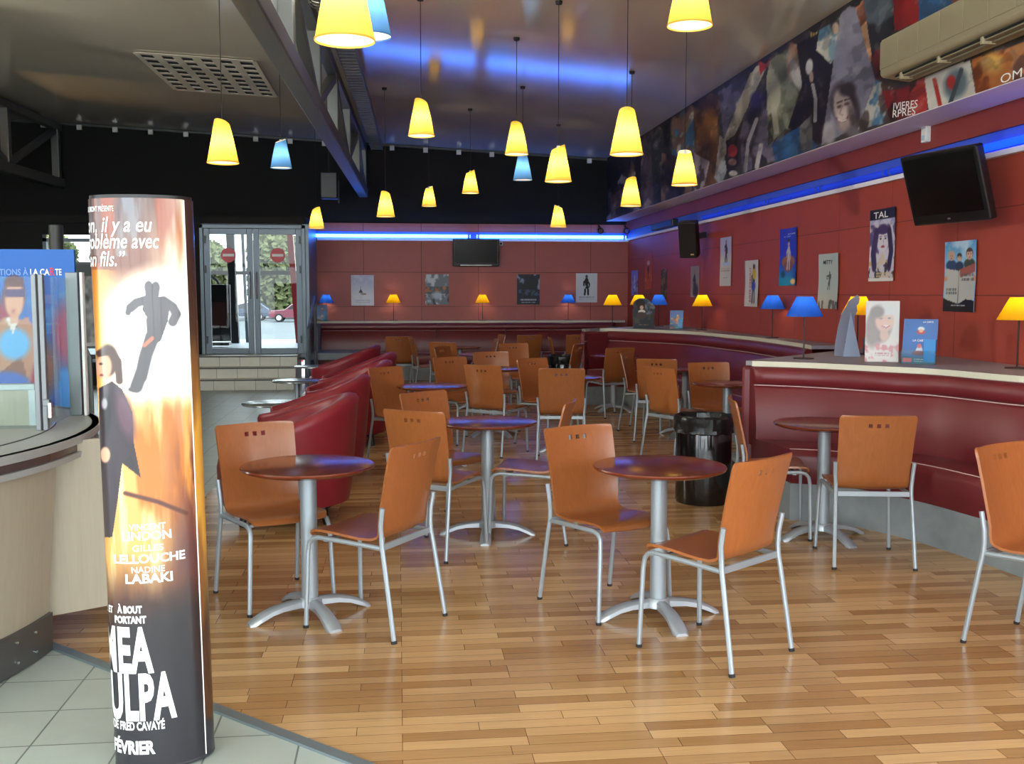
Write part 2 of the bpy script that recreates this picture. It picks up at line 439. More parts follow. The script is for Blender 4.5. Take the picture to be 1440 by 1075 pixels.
M['step_tiles'] = grid_mat('cream_step_tiles', (230, 228, 212), (146, 142, 132), 0.33, 3.0, 0.004, 0.4, rot=(0, 0, 0))
def ceil_mat():
    m, nt, b = new_mat('satin_metal_ceiling'); tc = N(nt, 'ShaderNodeTexCoord')
    mp = N(nt, 'ShaderNodeMapping'); mp.inputs['Scale'].default_value = (1.6, 0.12, 1)
    no = N(nt, 'ShaderNodeTexNoise'); no.inputs['Scale'].default_value = 1.4; no.inputs['Detail'].default_value = 4
    nt.links.new(tc.outputs['Object'], mp.inputs['Vector']); nt.links.new(mp.outputs['Vector'], no.inputs['Vector'])
    c = lin((232, 222, 204)); nt.links.new(mix_rgb(nt, no.outputs['Fac'], tuple(x * 0.9 for x in c), tuple(x * 1.08 for x in c)), b.inputs['Base Color'])
    b.inputs['Metallic'].default_value = 0.12; b.inputs['Roughness'].default_value = 0.11; b.inputs['Specular IOR Level'].default_value = 0.9
    mb_ = N(nt, 'ShaderNodeMapping'); mb_.inputs['Scale'].default_value = (0.9, 0.25, 1)
    n2 = N(nt, 'ShaderNodeTexNoise'); n2.inputs['Scale'].default_value = 0.9; n2.inputs['Detail'].default_value = 1
    nt.links.new(tc.outputs['Object'], mb_.inputs['Vector']); nt.links.new(mb_.outputs['Vector'], n2.inputs['Vector'])
    bp = N(nt, 'ShaderNodeBump'); bp.inputs['Strength'].default_value = 0.05; bp.inputs['Distance'].default_value = 0.12
    nt.links.new(n2.outputs['Fac'], bp.inputs['Height']); nt.links.new(bp.outputs['Normal'], b.inputs['Normal'])
    return m
M['ceiling'] = ceil_mat()

# --- floor
A_ = fl(75, 907); C_ = fl(515, 1075); dr = (C_ - A_).normalized()
E_ = A_ + dr * ((XW - 0.05 - A_.x) / dr.x)
woodpoly = [(A_.x, A_.y), (C_.x, C_.y), (E_.x, E_.y), (XW, E_.y), (XW, YB), (-1.5, YB), (-1.5, 7.7), (-2.25, 5.6)]
struct('floor', MB().prism(woodpoly, -0.05, 0.0), 'parquet', smooth=0)
struct('floor_tiles', MB().box(((XL + XW) / 2, (YF + YB) / 2, -0.054), (XW - XL + 0.2, YB - YF, 0.1)), 'tiles', smooth=0)
# metal threshold between parquet and tiles
n_ = Vector((-dr.y, dr.x, 0))
struct('trim_1', MB().prism([tuple((A_ - dr * 0.1 - n_ * 0.035)[:2]), tuple((E_ - n_ * 0.035)[:2]), tuple((E_ + n_ * 0.012)[:2]), tuple((A_ - dr * 0.1 + n_ * 0.012)[:2])], -0.03, 0.006),
       mat('grey_threshold', (120, 132, 136), rough=0.4, metal=0.4), smooth=0)

# --- ceiling
cv = [(XL, YF - 0.3, zc(XL)), (XM + 0.1, YF - 0.3, zc(XM + 0.1)), (XM + 0.1, YB + 0.1, zc(XM + 0.1)), (XL, YB + 0.1, zc(XL))]
cb = MB(); cb.add(cv + [(x, y, z + 0.12) for x, y, z in cv], [(0, 1, 2, 3), (7, 6, 5, 4), (0, 4, 5, 1), (1, 5, 6, 2), (2, 6, 7, 3), (3, 7, 4, 0)])
struct('ceiling', cb, 'ceiling', smooth=0)

# --- far wall: red panels below, black above
struct('wall_back', MB().box(((XV + XW) / 2 , YB + 0.1, 1.44), (XW - XV + 0.2, 0.2, 2.88)), 'red_back', smooth=0)
struct('wall_back_upper', MB().box(((XL + XW) / 2, YB + 0.11, 2.88 + 1.1), (XW - XL + 0.4, 0.2, 2.2)), 'black_wall', smooth=0)
# right wall
WR = 1.7     # window in the right wall beside the camera, from the glazed front to here
q = MB().box((XW + 0.1, (WR + YB) / 2, ZS / 2), (0.2, YB - WR + 0.4, ZS)); q.box((XW + 0.1, (YF + WR) / 2, 0.2), (0.2, WR - YF, 0.4)); q.box((XW + 0.1, (YF + WR) / 2, ZS - 0.15), (0.2, WR - YF, 0.3))
struct('wall_right', q, 'red_side', smooth=0)
q = MB()
for i in range(5): q.box((XW + 0.08, YF + i * (WR - YF) / 4, 1.45), (0.1, 0.08, 2.3))
struct('window_4', q, 'grey_frame', smooth=0)
struct('wall_right_upper', MB().box((XM + 0.35, (YF + YB) / 2, ZS + 0.68), (0.7, YB - YF + 0.2, 1.36)), 'lilac', smooth=0)
# left wall and glazed front behind the camera
struct('wall_left', MB().box((XL - 0.1, (3.0 + YB) / 2, 2.5), (0.2, YB - 3.0 + 0.4, 5.0)), mat('dark_grey_paint', (52, 50, 50), rough=0.8), smooth=0)
fm = MB()
for i in range(8): fm.box((XL + i * (XW - XL) / 7, YF, 2.1), (0.12, 0.18, 4.2))
fm.box(((XL + XW) / 2, YF, 0.12), (XW - XL, 0.16, 0.24)); fm.box(((XL + XW) / 2, YF, 2.6), (XW - XL, 0.12, 0.12)); fm.box(((XL + XW) / 2, YF, 4.6), (XW - XL, 0.2, 0.7))
for i in range(8): fm.box((XL, YF + i * (3.0 - YF) / 7, 2.3), (0.18, 0.12, 4.6))
fm.box((XL, -.4, 0.12), (0.16, 6.8, 0.24)); fm.box((XL, -.4, 2.6), (0.12, 6.8, 0.12)); fm.box((XL, -.4, 4.6), (0.2, 6.8, 1.2))
struct('window_1', fm, 'grey_frame', smooth=0)

# --- trough with the blue tubes: lip, back plate and fascia along the far and right walls
lipb = MB().box(((XV + XW) / 2 + 0.05, YB - 0.03, 2.575), (XW - XV - 0.1, 0.06, 0.045))
struct('trim_2', lipb, 'lilac', smooth=0)
struct('trim_3', MB().box((XW - 0.025, (5.0 + YB) / 2, 2.594), (0.05, YB - 5.0, 0.04)), 'lilac', smooth=0)
M['fascia'] = mat('red_fascia_paint', (132, 46, 42), rough=0.55)
struct('trim_4', MB().box((XW - 0.02, (5.0 + YB) / 2, 2.857), (0.04, YB - 5.0, 0.185)), 'fascia', smooth=0)
M['trough'] = mat('blue_glow_trough', (60, 92, 214), rough=0.5, var=0.04)  # blue glow of the tubes is put into this colour
struct('trim_5', MB().box((XW - 0.006, (5.0 + YB) / 2, 2.69), (0.012, YB - 5.0, 0.15)), 'trough', smooth=0)
struct('trim_6', MB().box(((XV + XW) / 2, YB - 0.005, 2.66), (XW - XV - 0.1, 0.01, 0.125)), 'trough', smooth=0)

M['neon'] = emit('lit_blue_tube', (64, 138, 255), 12.0)
M['neon_dim'] = emit('dim_blue_tube', (12, 66, 250), 1.6); M['neon_faint'] = emit('faint_blue_tube', (14, 62, 230), 0.24)
def neon(label, a, b, m, g=None):
    t = thing('neon_tube', label, 'light', ((Vector(a) + Vector(b)) / 2)[:])
    a, b = Vector(a) - t.location, Vector(b) - t.location; d = (b - a).normalized()
    ob('tube', MB().tube([a, b], 0.03, 12), m, t)
    for e, s in ((a, -1), (b, 1)): ob('end_cap', MB().tube([e - d * 0.01 * s, e - d * 0.05 * s], 0.034, 10), 'white' if m == 'neon' else 'trough', t)
    q = MB()
    for k in (0.2, 0.8):
        p = a.lerp(b, k); q.box(p + (Vector((0, 0.04, 0)) if abs(d.x) > .5 else Vector((0.04, 0, 0))), (0.03, 0.03, 0.03))
    if m == 'neon':
        for nm in (0,): ob('clip', q, 'white', t)
z_n = 2.64
neon('lit blue neon tube on the far wall, from the door to the black television', (ony(438, 334, YB).x, YB - 0.06, z_n), (ony(661, 334, YB).x, YB - 0.06, z_n), 'neon')
neon('lit blue neon tube on the far wall, from the television to the corner', (ony(670, 333, YB).x, YB - 0.06, z_n), (ony(879, 333, YB).x, YB - 0.06, z_n), 'neon')
y_ = onx(1386, 210, XW).y
for lab, ya_, yb_ in (('dim blue neon tube right of the tilted television', y_, y_ - 1.9), ('dim blue neon tube hidden behind the tilted television', y_ + 1.45, y_ + .05), ('dim blue neon tube left of the tilted television', y_ + 2.95, y_ + 1.5), ('dim blue neon tube above the purple and cream poster', y_ + 4.45, y_ + 3.0), ('dim blue neon tube above the bright blue poster', y_ + 5.95, y_ + 4.5), ('dim blue neon tube right of the wall loudspeaker', y_ + 7.2, y_ + 6.0)):
    neon(lab, (XW - 0.045, ya_, 2.655), (XW - 0.045, yb_, 2.655), 'neon_dim' if ya_ == y_ else 'neon_faint')

# --- entrance lobby at the far left: tiled steps, landing, two leaf glass door
dxl, dxr = ony(282, 400, YV).x, ony(430, 400, YV).x
top = 2.74; landing = 0.52
w = MB()
WXA, WXB = ony(62, 400, YV).x, ony(152, 400, YV).x
w = MB(); w.box(((XL + WXA) / 2, YV + 0.1, top / 2), (WXA - XL, 0.2, top)); w.box(((WXB + dxl) / 2, YV + 0.1, top / 2), (dxl - WXB, 0.2, top))
w.box(((WXA + WXB) / 2, YV + 0.1, 0.2), (WXB - WXA, 0.2, 0.4)); w.box(((WXA + WXB) / 2, YV + 0.1, 2.64), (WXB - WXA, 0.2, 0.2))
struct('wall_entrance', w, 'black_wall', smooth=0)
struct('wall_entrance_side', MB().box((XV + 0.03, (YV + YB) / 2 + 0.02, top / 2), (0.1, YB - YV, top)), 'grey_frame', smooth=0)
struct('ceiling_entrance', MB().box(((XL + XV) / 2, (YV + YB) / 2 + 0.6, top + 0.06), (XV - XL + 0.1, YB - YV + 1.3, 0.12)), 'black_wall', smooth=0)
st = MB()
yst = [fl(350, 549).y]; yst += [yst[0] + 0.3, yst[0] + 0.6]
for i, y in enumerate(yst):
    z1 = landing * (i + 1) / 3
    st.box(((dxl - 1.2 + XV - 0.1) / 2, (y + YV + 0.3) / 2, z1 - landing / 6), (XV - dxl + 1.1, YV + 0.3 - y, landing / 3), mi=0)
    st.box(((dxl - 1.2 + XV - 0.1) / 2, y - 0.004, z1 - 0.012), (XV - dxl + 1.1, 0.012, 0.02), mi=1)
struct('floor_steps', st, ['step_tiles', mat('grey_step_nosing', (92, 92, 88), rough=0.6)], smooth=0)
struct('floor_landing', MB().box(((dxl - 1.2 + XV) / 2, YV + 3.0, landing - 0.06), (XV - dxl + 3, 5.6, 0.12)), mat('pale_deck', (124, 130, 134), rough=0.5), smooth=0)

M['tinted'] = glass_mat('tinted_glass', (.66, .7, .7), .03)
def leaf(name, x0, x1, sticker):
    t = bpy.data.objects.new(name, None); COL.objects.link(t); t.location = ((x0 + x1) / 2, YV + 0.05, landing); t['kind'] = 'structure'
    w = x1 - x0; h = 2.14; s = 0.1
    f = MB(); f.box((-w / 2 + s / 2, 0, h / 2), (s, 0.06, h)); f.box((w / 2 - s / 2, 0, h / 2), (s, 0.06, h))
    f.box((0, 0, h - s / 2), (w - 2 * s, 0.06, s)); f.box((0, 0, s / 2), (w - 2 * s, 0.06, s))
    ob('frame', f, 'grey_frame', t, smooth=0, bevel=0.006)
    ob('glass_pane', MB().box((0, 0, h / 2), (w - 2 * s, 0.012, h - 2 * s)), M['tinted'], t, smooth=0)
    hi = MB()
    for z in (0.25, 1.45, 1.95): hi.box(((-w / 2 + 0.03) * (1 if sticker < 0 else -1), -0.045, z), (0.025, 0.03, 0.13))
    ob('hinge', hi, 'black_plastic', t, smooth=0)
    ob('handle', MB().tube([((w / 2 - 0.05) * (1 if sticker < 0 else -1), -0.03, 0.95), ((w / 2 - 0.05) * (1 if sticker < 0 else -1), -0.08, 1.0), ((w / 2 - 0.05) * (1 if sticker < 0 else -1), -0.08, 1.35), ((w / 2 - 0.05) * (1 if sticker < 0 else -1), -0.03, 1.4)], 0.012), 'chrome', t)
    sx = 0.0
    d = MB(); d.tube([(sx, -0.008, 1.69), (sx, -0.0085 - 0.002, 1.69)], 0.125, 28, 0); d.box((sx, -0.012, 1.69), (0.19, 0.002, 0.045), mi=1)
    ob('no_entry_sticker', d, [mat('faded_red_sticker', (214, 92, 100), rough=0.5), 'white_ink'], t, label='round red no entry sticker with white bar')
    return t
xm_ = (dxl + dxr) / 2
leaf('door_1', dxl + 0.06, xm_ - 0.004, -1); leaf('door_2', xm_ + 0.004, dxr - 0.06, 1)
f = MB(); f.box((dxl + 0.03, YV + 0.05, landing + 1.1), (0.06, 0.14, 2.2)); f.box((dxr - 0.03, YV + 0.05, landing + 1.1), (0.06, 0.14, 2.2))
f.box((xm_, YV + 0.05, landing + 2.17), (dxr - dxl, 0.14, 0.06)); f.box((xm_, YV + 0.05, landing - 0.03), (dxr - dxl, 0.16, 0.06))
struct('trim_7', f, 'grey_frame', smooth=0, bevel=0.004)
# narrow window left of the doors, half hidden by the display column
f = MB(); xa, xb = WXA, WXB
f.box((xa + 0.03, YV + 0.05, 1.43), (0.06, 0.1, 2.1)); f.box((xb - 0.03, YV + 0.05, 1.43), (0.06, 0.1, 2.1)); f.box(((xa + xb) / 2, YV + 0.05, 2.45), (xb - xa, 0.1, 0.06)); f.box(((xa + xb) / 2, YV + 0.05, 0.42), (xb - xa, 0.1, 0.06))
struct('window_2', f, 'grey_frame', smooth=0)
struct('window_3', MB().box(((xa + xb) / 2, YV + 0.05, 1.43), (xb - xa - 0.1, 0.012, 2.0)), 'tinted', smooth=0)

# handrail at the steps
hr = thing('stair_railing', 'grey metal stair railing with a glass infill right of the entrance steps', 'railing', (XV + 0.16, yst[0] - 0.15, 0))
z0, z1 = 1.02, 1.5
ob('post', MB().tube([(0, 0, 0), (0, 0, z0)], 0.024), 'grey_frame', hr); ob('post', MB().tube([(0, 1.35, 0), (0, 1.35, z1)], 0.024), 'grey_frame', hr)
ob('handrail', MB().tube([(0, -0.06, z0 - 0.02), (0, 0, z0), (0, 1.35, z1), (0, 1.5, z1)], 0.024), 'grey_frame', hr)
g = MB(); g.add([(0.0, 0.05, 0.15), (0, 1.3, 0.6), (0, 1.3, z1 - 0.1), (0, 0.05, z0 - 0.06)], [(0, 1, 2, 3)])
ob('glass_panel', g, 'glass', hr, smooth=0, solid=0.012)

# --- outside, seen through the door
struct('ground', MB().box((-12, 80, -0.9), (160, 112, 0.5)), mat('grey_asphalt', (98, 102, 102), rough=0.9, var=0.12, scale=0.6), smooth=0)
struct('ground_front', MB().box((-3, -28, -0.35), (80, 45, 0.5)), mat('pale_paving', (205, 202, 192), rough=0.9), smooth=0)
M['leaf'] = mat('dry_spring_foliage', (96, 100, 62), rough=0.9, var=0.5, scale=0.9)
M['bark'] = mat('tree_bark', (84, 74, 62), rough=0.9, var=0.3)
def tree(x, y, h, lab):
    t = thing('tree', lab, 'tree', (x, y, -0.65), group='trees beyond the car park'); r = random.Random(int(x * 10))
    mb = MB().tube([(0, 0, 0), (0.1, 0, h * 0.4), (0, 0.1, h * 0.8)], [0.22, 0.16, 0.06], 7)
    for k in range(5):
        a = r.uniform(0, 6.28); z = h * r.uniform(0.3, 0.6); mb.tube([(0, 0, z), (math.cos(a) * h * .16, math.sin(a) * h * .16, z + h * .22)], [0.1, 0.03], 5)
    ob('trunk', mb, 'bark', t)
    lb = MB()
    for k in range(4200):
        a = r.uniform(0, 6.28); q = r.random() ** 0.5; z = h * (0.06 + 0.94 * r.random()); R = min(2.6, h * 0.42 * math.sin(PI * min(1, max(0.25, z / h * 0.9))) + 0.5)
        p = Vector((math.cos(a) * q * R, math.sin(a) * q * R, z)); s = r.uniform(0.2, 0.5)
        u = Vector((r.uniform(-1, 1), r.uniform(-1, 1), r.uniform(-1, 1))).normalized(); v = u.orthogonal().normalized()
        lb.add([p - u * s, p + v * s * .6, p + u * s, p - v * s * .6], [(0, 1, 2, 3)])
    ob('foliage', lb, 'leaf', t, fix=False)
for i, lab in enumerate(('bushy tree far left beyond the car park', 'bushy tree beyond the left window', 'olive tree beyond the car park, left of the door panes', 'olive tree behind the left door pane', 'olive tree behind the right door pane', 'olive tree behind the dark red post')):
    tree(-36.4 + i * 6.5, 92, 6.4 + (i * 37 % 10) * 0.1, lab)
def car(x, y, rgb, lab, L=4.0, flip=1):
    t = thing('car', lab, 'car', (x, y, -0.65)); W = 1.7
    prof = [(-L / 2, .35), (-L / 2, .72), (-L / 2 + .15, .88), (-L * .2, .95), (-L * .07, 1.36), (L * .1, 1.46), (L * .34, 1.4), (L * .47, 1.0), (L / 2, .9), (L / 2, .35)]
    mb = MB(); rings = []
    for yy, k in ((-W / 2, .94), (-W / 2 + .08, 1), (W / 2 - .08, 1), (W / 2, .94)): rings.append([(flip * px * (0.99 if k < 1 else 1), yy, .35 + (pz - .35) * k) for px, pz in prof])
    mb.loft(rings); ob('body', mb, mat('car_paint_' + lab.split()[0], rgb, rough=0.25, coat=0.6), t, smooth=30)
    wm = MB()
    for s in (-1, 1):
        wm.add([(flip * -L * .155, s * W * .503, .97), (flip * -L * .05, s * W * .5, 1.3), (flip * L * .1, s * W * .5, 1.38), (flip * L * .32, s * W * .5, 1.32), (flip * L * .4, s * W * .503, 1.0)], [(0, 1, 2, 3, 4)])
    ob('side_window', wm, 'tv', t, smooth=0)
    for sx in (-.31, .31):
        for s in (-1, 1):
            k = ob('wheel', MB().tube([(L * sx, s * (W / 2 - .2), .32), (L * sx, s * (W / 2 + .02), .32)], .32, 18), 'rubber', t)
            ob('hub_cap', MB().tube([(L * sx, s * (W / 2 + .02), .32), (L * sx, s * (W / 2 + .035), .32)], .2, 14), 'chrome', k)
    return t
car(ony(343, 440, 84).x, 84.5, (40, 56, 82), 'dark blue hatchback parked outside, seen through the left door pane')
car(ony(416, 440, 80).x, 80.5, (112, 30, 52), 'maroon hatchback parked outside, seen through the right door pane', flip=1)
car(ony(283, 440, 82).x, 82, (150, 154, 158), 'silver car parked outside, at the left edge of the glass door')
# porch frame outside the door
pf = thing('porch_frame', 'dark steel porch frame with a leaning red post outside the glass door', 'porch', (0, 22.0, landing))
xq = lambda px: ony(px, 400, 22.0).x
ob('dark_post', MB().bar((xq(330), 0, -0.4), (xq(324), 0, 3.2), 0.16, 0.16), 'black_plastic', pf, smooth=0)
ob('slim_post', MB().bar((xq(344), 0.3, -0.4), (xq(338), 0.3, 3.2), 0.06, 0.06), 'grey_frame', pf, smooth=0)
ob('crossbar', MB().box(((xq(285) + xq(418)) / 2, 0, ony(350, 384, 22).z - landing), (xq(418) - xq(285), 0.08, 0.08)), 'black_plastic', pf, smooth=0)
ob('red_post', MB().bar((xq(421), 0, -0.4), (xq(405), 0, 3.2), 0.12, 0.12), mat('dark_red_steel', (120, 24, 30), rough=0.4), pf, smooth=0, label='dark red leaning post')
ob('brace', MB().tube([(xq(292), -.05, 1.45), (xq(306), -.05, 1.3), (xq(318), -.05, 0.9), (xq(322), -.05, 0.2)], 0.03), 'black_plastic', pf)
sb = thing('sign_board', 'black upright notice board standing outside the left door pane', 'sign', (ony(308, 440, 20.5).x, 20.5, landing))
ob('panel', MB().box((0, 0, 0.66), (0.44, 0.06, 1.1)), 'black_plastic', sb, smooth=0, bevel=0.01)
ob('notice', MB().box((0, -0.034, 0.62), (0.26, 0.008, 0.5)), mat('dull_red_notice', (92, 44, 38), rough=0.6), sb, smooth=0)
ob('foot', MB().box((0, 0, 0.06), (0.4, 0.3, 0.06)), 'black_plastic', sb, smooth=0)

# --- frieze brackets along the top of the black wall
rail = thing('ceiling_edge_rail', 'dark rail with small white brackets along the top of the black wall', 'rail', (0, YB - 0.03, 0))
rb = MB().bar((XL, 0, zc(XL) - 0.03), (XM, 0, zc(XM) - 0.03), 0.04, 0.04); ob('rail_bar', rb, 'truss_dark', rail, smooth=0)
x = ony(12, 186, YB).x
while x < XM:
    ob('bracket', MB().box((x, -0.03, zc(x) - 0.08), (0.085, 0.05, 0.085)), 'white', rail, smooth=0); x += 0.625

# --- ceiling grille
GX0, GX1, GY0, GY1 = ony(200, 112, 13.6).x, -1.75, 13.3, 15.6
g = MB(); nx, ny = 6, 8
gw, gl = (GX1 - GX0) / nx, (GY1 - GY0) / ny
for i in range(nx + 1): g.box((GX0 + i * gw, (GY0 + GY1) / 2, 0), (0.1 if 0 < i < nx else 0.06, GY1 - GY0, 0.006))
for j in range(ny + 1): g.box(((GX0 + GX1) / 2, GY0 + j * gl, 0), (GX1 - GX0, 0.11, 0.005))
gt = thing('ceiling_grille', 'large slotted ventilation grille set in the metal ceiling', 'grille', ((GX0 + GX1) / 2, (GY0 + GY1) / 2, zc((GX0 + GX1) / 2) - 0.014))
gt.rotation_euler = (0, math.atan(0.05), 0)
for mbx in (g,): mbx.v = [(a - (GX0 + GX1) / 2, b - (GY0 + GY1) / 2, c) for a, b, c in mbx.v]
ob('slat_frame', g, mat('grille_grey', (226, 216, 198), rough=0.5), gt, smooth=0)
ob('dark_backing', MB().box((0, 0, 0.008), (GX1 - GX0, GY1 - GY0, 0.008)), 'black_wall', gt, smooth=0)

# --- roof trusses
def truss(label, p0, p1, zl, posts, start=0, tray=False):
    p0, p1 = Vector(p0), Vector(p1); d = (p1 - p0); L = d.length; d.normalize(); rz = math.atan2(d.y, d.x) - PI / 2
    t = thing('roof_truss', label, 'truss', (p0.x, p0.y, 0), rz)
    zt = zc(p0.x) - 0.06; zt2 = zc(p1.x) - 0.06
    ob('lower_chord', MB().box((0, L / 2, zl), (0.17, L, 0.17)), 'truss', t, smooth=0, bevel=0.015)
    ob('upper_chord', MB().bar((0, 0, zt - 0.05), (0, L, zt2 - 0.05), 0.13, 0.13), 'truss', t, smooth=0, bevel=0.012)
    for i, y in enumerate(posts):
        ob('post', MB().box((0, y, (zl + zt) / 2), (0.13, 0.13, zt - zl - 0.1)), 'truss', t, smooth=0, bevel=0.01)
        if i + 1 < len(posts):
            y2 = posts[i + 1]; ob('diagonal', MB().bar((0, y + 0.1, zl + 0.1) if i % 2 else (0, y + 0.1, zt - 0.16), (0, y2 - 0.1, zt - 0.16) if i % 2 else (0, y2 - 0.1, zl + 0.1), 0.1, 0.1), 'truss', t, smooth=0, bevel=0.008)
    if tray:
        q = MB(); zt_ = zt - 0.06
        for s in (0.16, 0.36): q.box((s, L / 2, zt_), (0.015, L, 0.1))
        y = 0.0
        while y < L: q.box((0.26, y, zt_ - 0.04), (0.2, 0.05, 0.03)); y += 0.16
        ob('cable_tray', q, 'truss', t, smooth=0)
    return t
T0 = (-0.975, 4.2); T1 = (-0.63, YB - 0.05)
truss('long grey steel roof truss running from above the counter to the black wall', (*T0, 0), (*T1, 0), 3.44, [0.2, 2.2, 4.46, 6.7, 8.9, 11.15, 13.4, 15.45], tray=True)
truss('grey roof truss at the far left edge, above the blue display board', (-6.45, 11.0, 0), (-6.08, YB - 0.05, 0), 3.55, [0.2, 2.0, 4.2, 6.4, 8.55])
# lamp with a wire guard inside the truss
M['white_tube'] = emit('lit_white_tube', (255, 246, 226), 24.0)
def strip_light(lab, x, y):
    fx = thing('caged_strip_light', lab, 'light', (x, y, 0))
    zf = 4.02
    ob('lamp_tube', MB().tube([(0, -0.75, zf), (0, 0.55, zf)], 0.03, 10), M['white_tube'], fx)
    gd = MB()
    for k in range(7):
        a = PI + PI * k / 6; gd.tube([(math.cos(a) * .13, -0.8, zf + .05 + math.sin(a) * .13), (math.cos(a) * .13, 0.7, zf + .05 + math.sin(a) * .13)], 0.005, 4)
    for k in range(16):
        y = -0.8 + k * 0.1; gd.tube([(math.cos(PI + PI * j / 8) * .13, y, zf + .05 + math.sin(PI + PI * j / 8) * .13) for j in range(9)], 0.005, 4)
    ob('wire_guard', gd, 'truss_dark', fx); ob('housing', MB().box((0, -0.05, zf + 0.06), (0.05, 1.5, 0.04)), 'truss', fx, smooth=0)
strip_light('lit fluorescent tube in a wire guard beside the near end of the long truss', -0.62, 8.3)
M['white_tube'] = emit('lit_white_tube', (255, 240, 214), 44.0)
strip_light('added fluorescent tube in a wire guard on the left truss, out of view', -6.6, 11.2)  # extra lamp, out of view, added to light the left part of the ceiling
# spotlights hung at the top
sp = thing('spotlight_bar', 'dark bar with two black spotlights under the ceiling, above the grille', 'spotlight', (-1.7, 8.2, 0))
ob('bar', MB().box((0.05, 0, 4.02), (1.2, 0.08, 0.08)), 'black_plastic', sp, smooth=0)
for x in (-0.4, -0.12): ob('spot_head', MB().tube([(x, 0.06, 4.05), (x, -0.14, 3.93)], [0.08, 0.1], 14), 'black_plastic', sp)
ob('hanger', MB().tube([(0.3, 0, 4.02), (0.3, 0, zc(-1.4))], 0.02), 'black_plastic', sp); ob('hanger', MB().tube([(-0.4, 0, 4.02), (-0.4, 0, zc(-2.1))], 0.02), 'black_plastic', sp)
# loudspeaker under the truss end
ls = thing('loudspeaker', 'black loudspeaker hanging below the far end of the long truss', 'speaker', (ony(463, 257, 18.6).x, 18.6, 3.45))
ob('cabinet', MB().box((0, 0, 0), (0.3, 0.28, 0.46)), 'black_plastic', ls, smooth=0, bevel=0.02)
ob('bracket', MB().tube([(0.16, 0, 0.1), (0.16, 0, -0.3)], 0.012), 'truss', ls); ob('hanger', MB().tube([(0, 0, 0.2), (0, 0, zc(-1.2) - 3.45)], 0.015), 'black_plastic', ls)

# added unseen spot whose beam lays a warm streak on the ceiling
cl = thing('added_uplighter', 'warm uplight added out of view at the left, grazing the metal ceiling', 'light', (-8.6, 16.0, 4.2))
ob('lamp_body', MB().tube([(-.1, 0, -.02), (.12, 0, .02)], [.07, .09], 16), 'black_plastic', cl); ob('bracket', MB().tube([(-.1, 0, 0), (-1.0, 0, 0)], .02), 'black_plastic', cl)
sl = bpy.data.lights.new('warm_beam', 'SPOT'); sl.energy = 420; sl.color = (1.0, .62, .25); sl.spot_size = math.radians(46); sl.spot_blend = .9; sl.shadow_soft_size = .06
so = bpy.data.objects.new('warm_beam', sl); COL.objects.link(so); so.parent = cl; so.location = (.16, 0, .03); so.rotation_euler = (0, math.radians(-101), 0)

cl = thing('added_uplighter', 'neutral uplight added out of view at the left to wash the metal ceiling', 'light', (-8.8, 9.5, 3.5))  # unseen fill spot, added to brighten the dark left ceiling
ob('lamp_body', MB().tube([(-.1, 0, -.04), (.1, 0, .04)], [.1, .13], 16), 'black_plastic', cl); ob('bracket', MB().tube([(-.1, 0, -.02), (-.8, 0, -.02)], .02), 'black_plastic', cl)
sl = bpy.data.lights.new('wash', 'SPOT'); sl.energy = 1000; sl.color = (1.0, .97, .84); sl.spot_size = math.radians(120); sl.spot_blend = 1.0; sl.shadow_soft_size = .1
so = bpy.data.objects.new('wash', sl); COL.objects.link(so); so.parent = cl; so.location = (.16, 0, .06); so.rotation_euler = (0, math.radians(-112), 0)
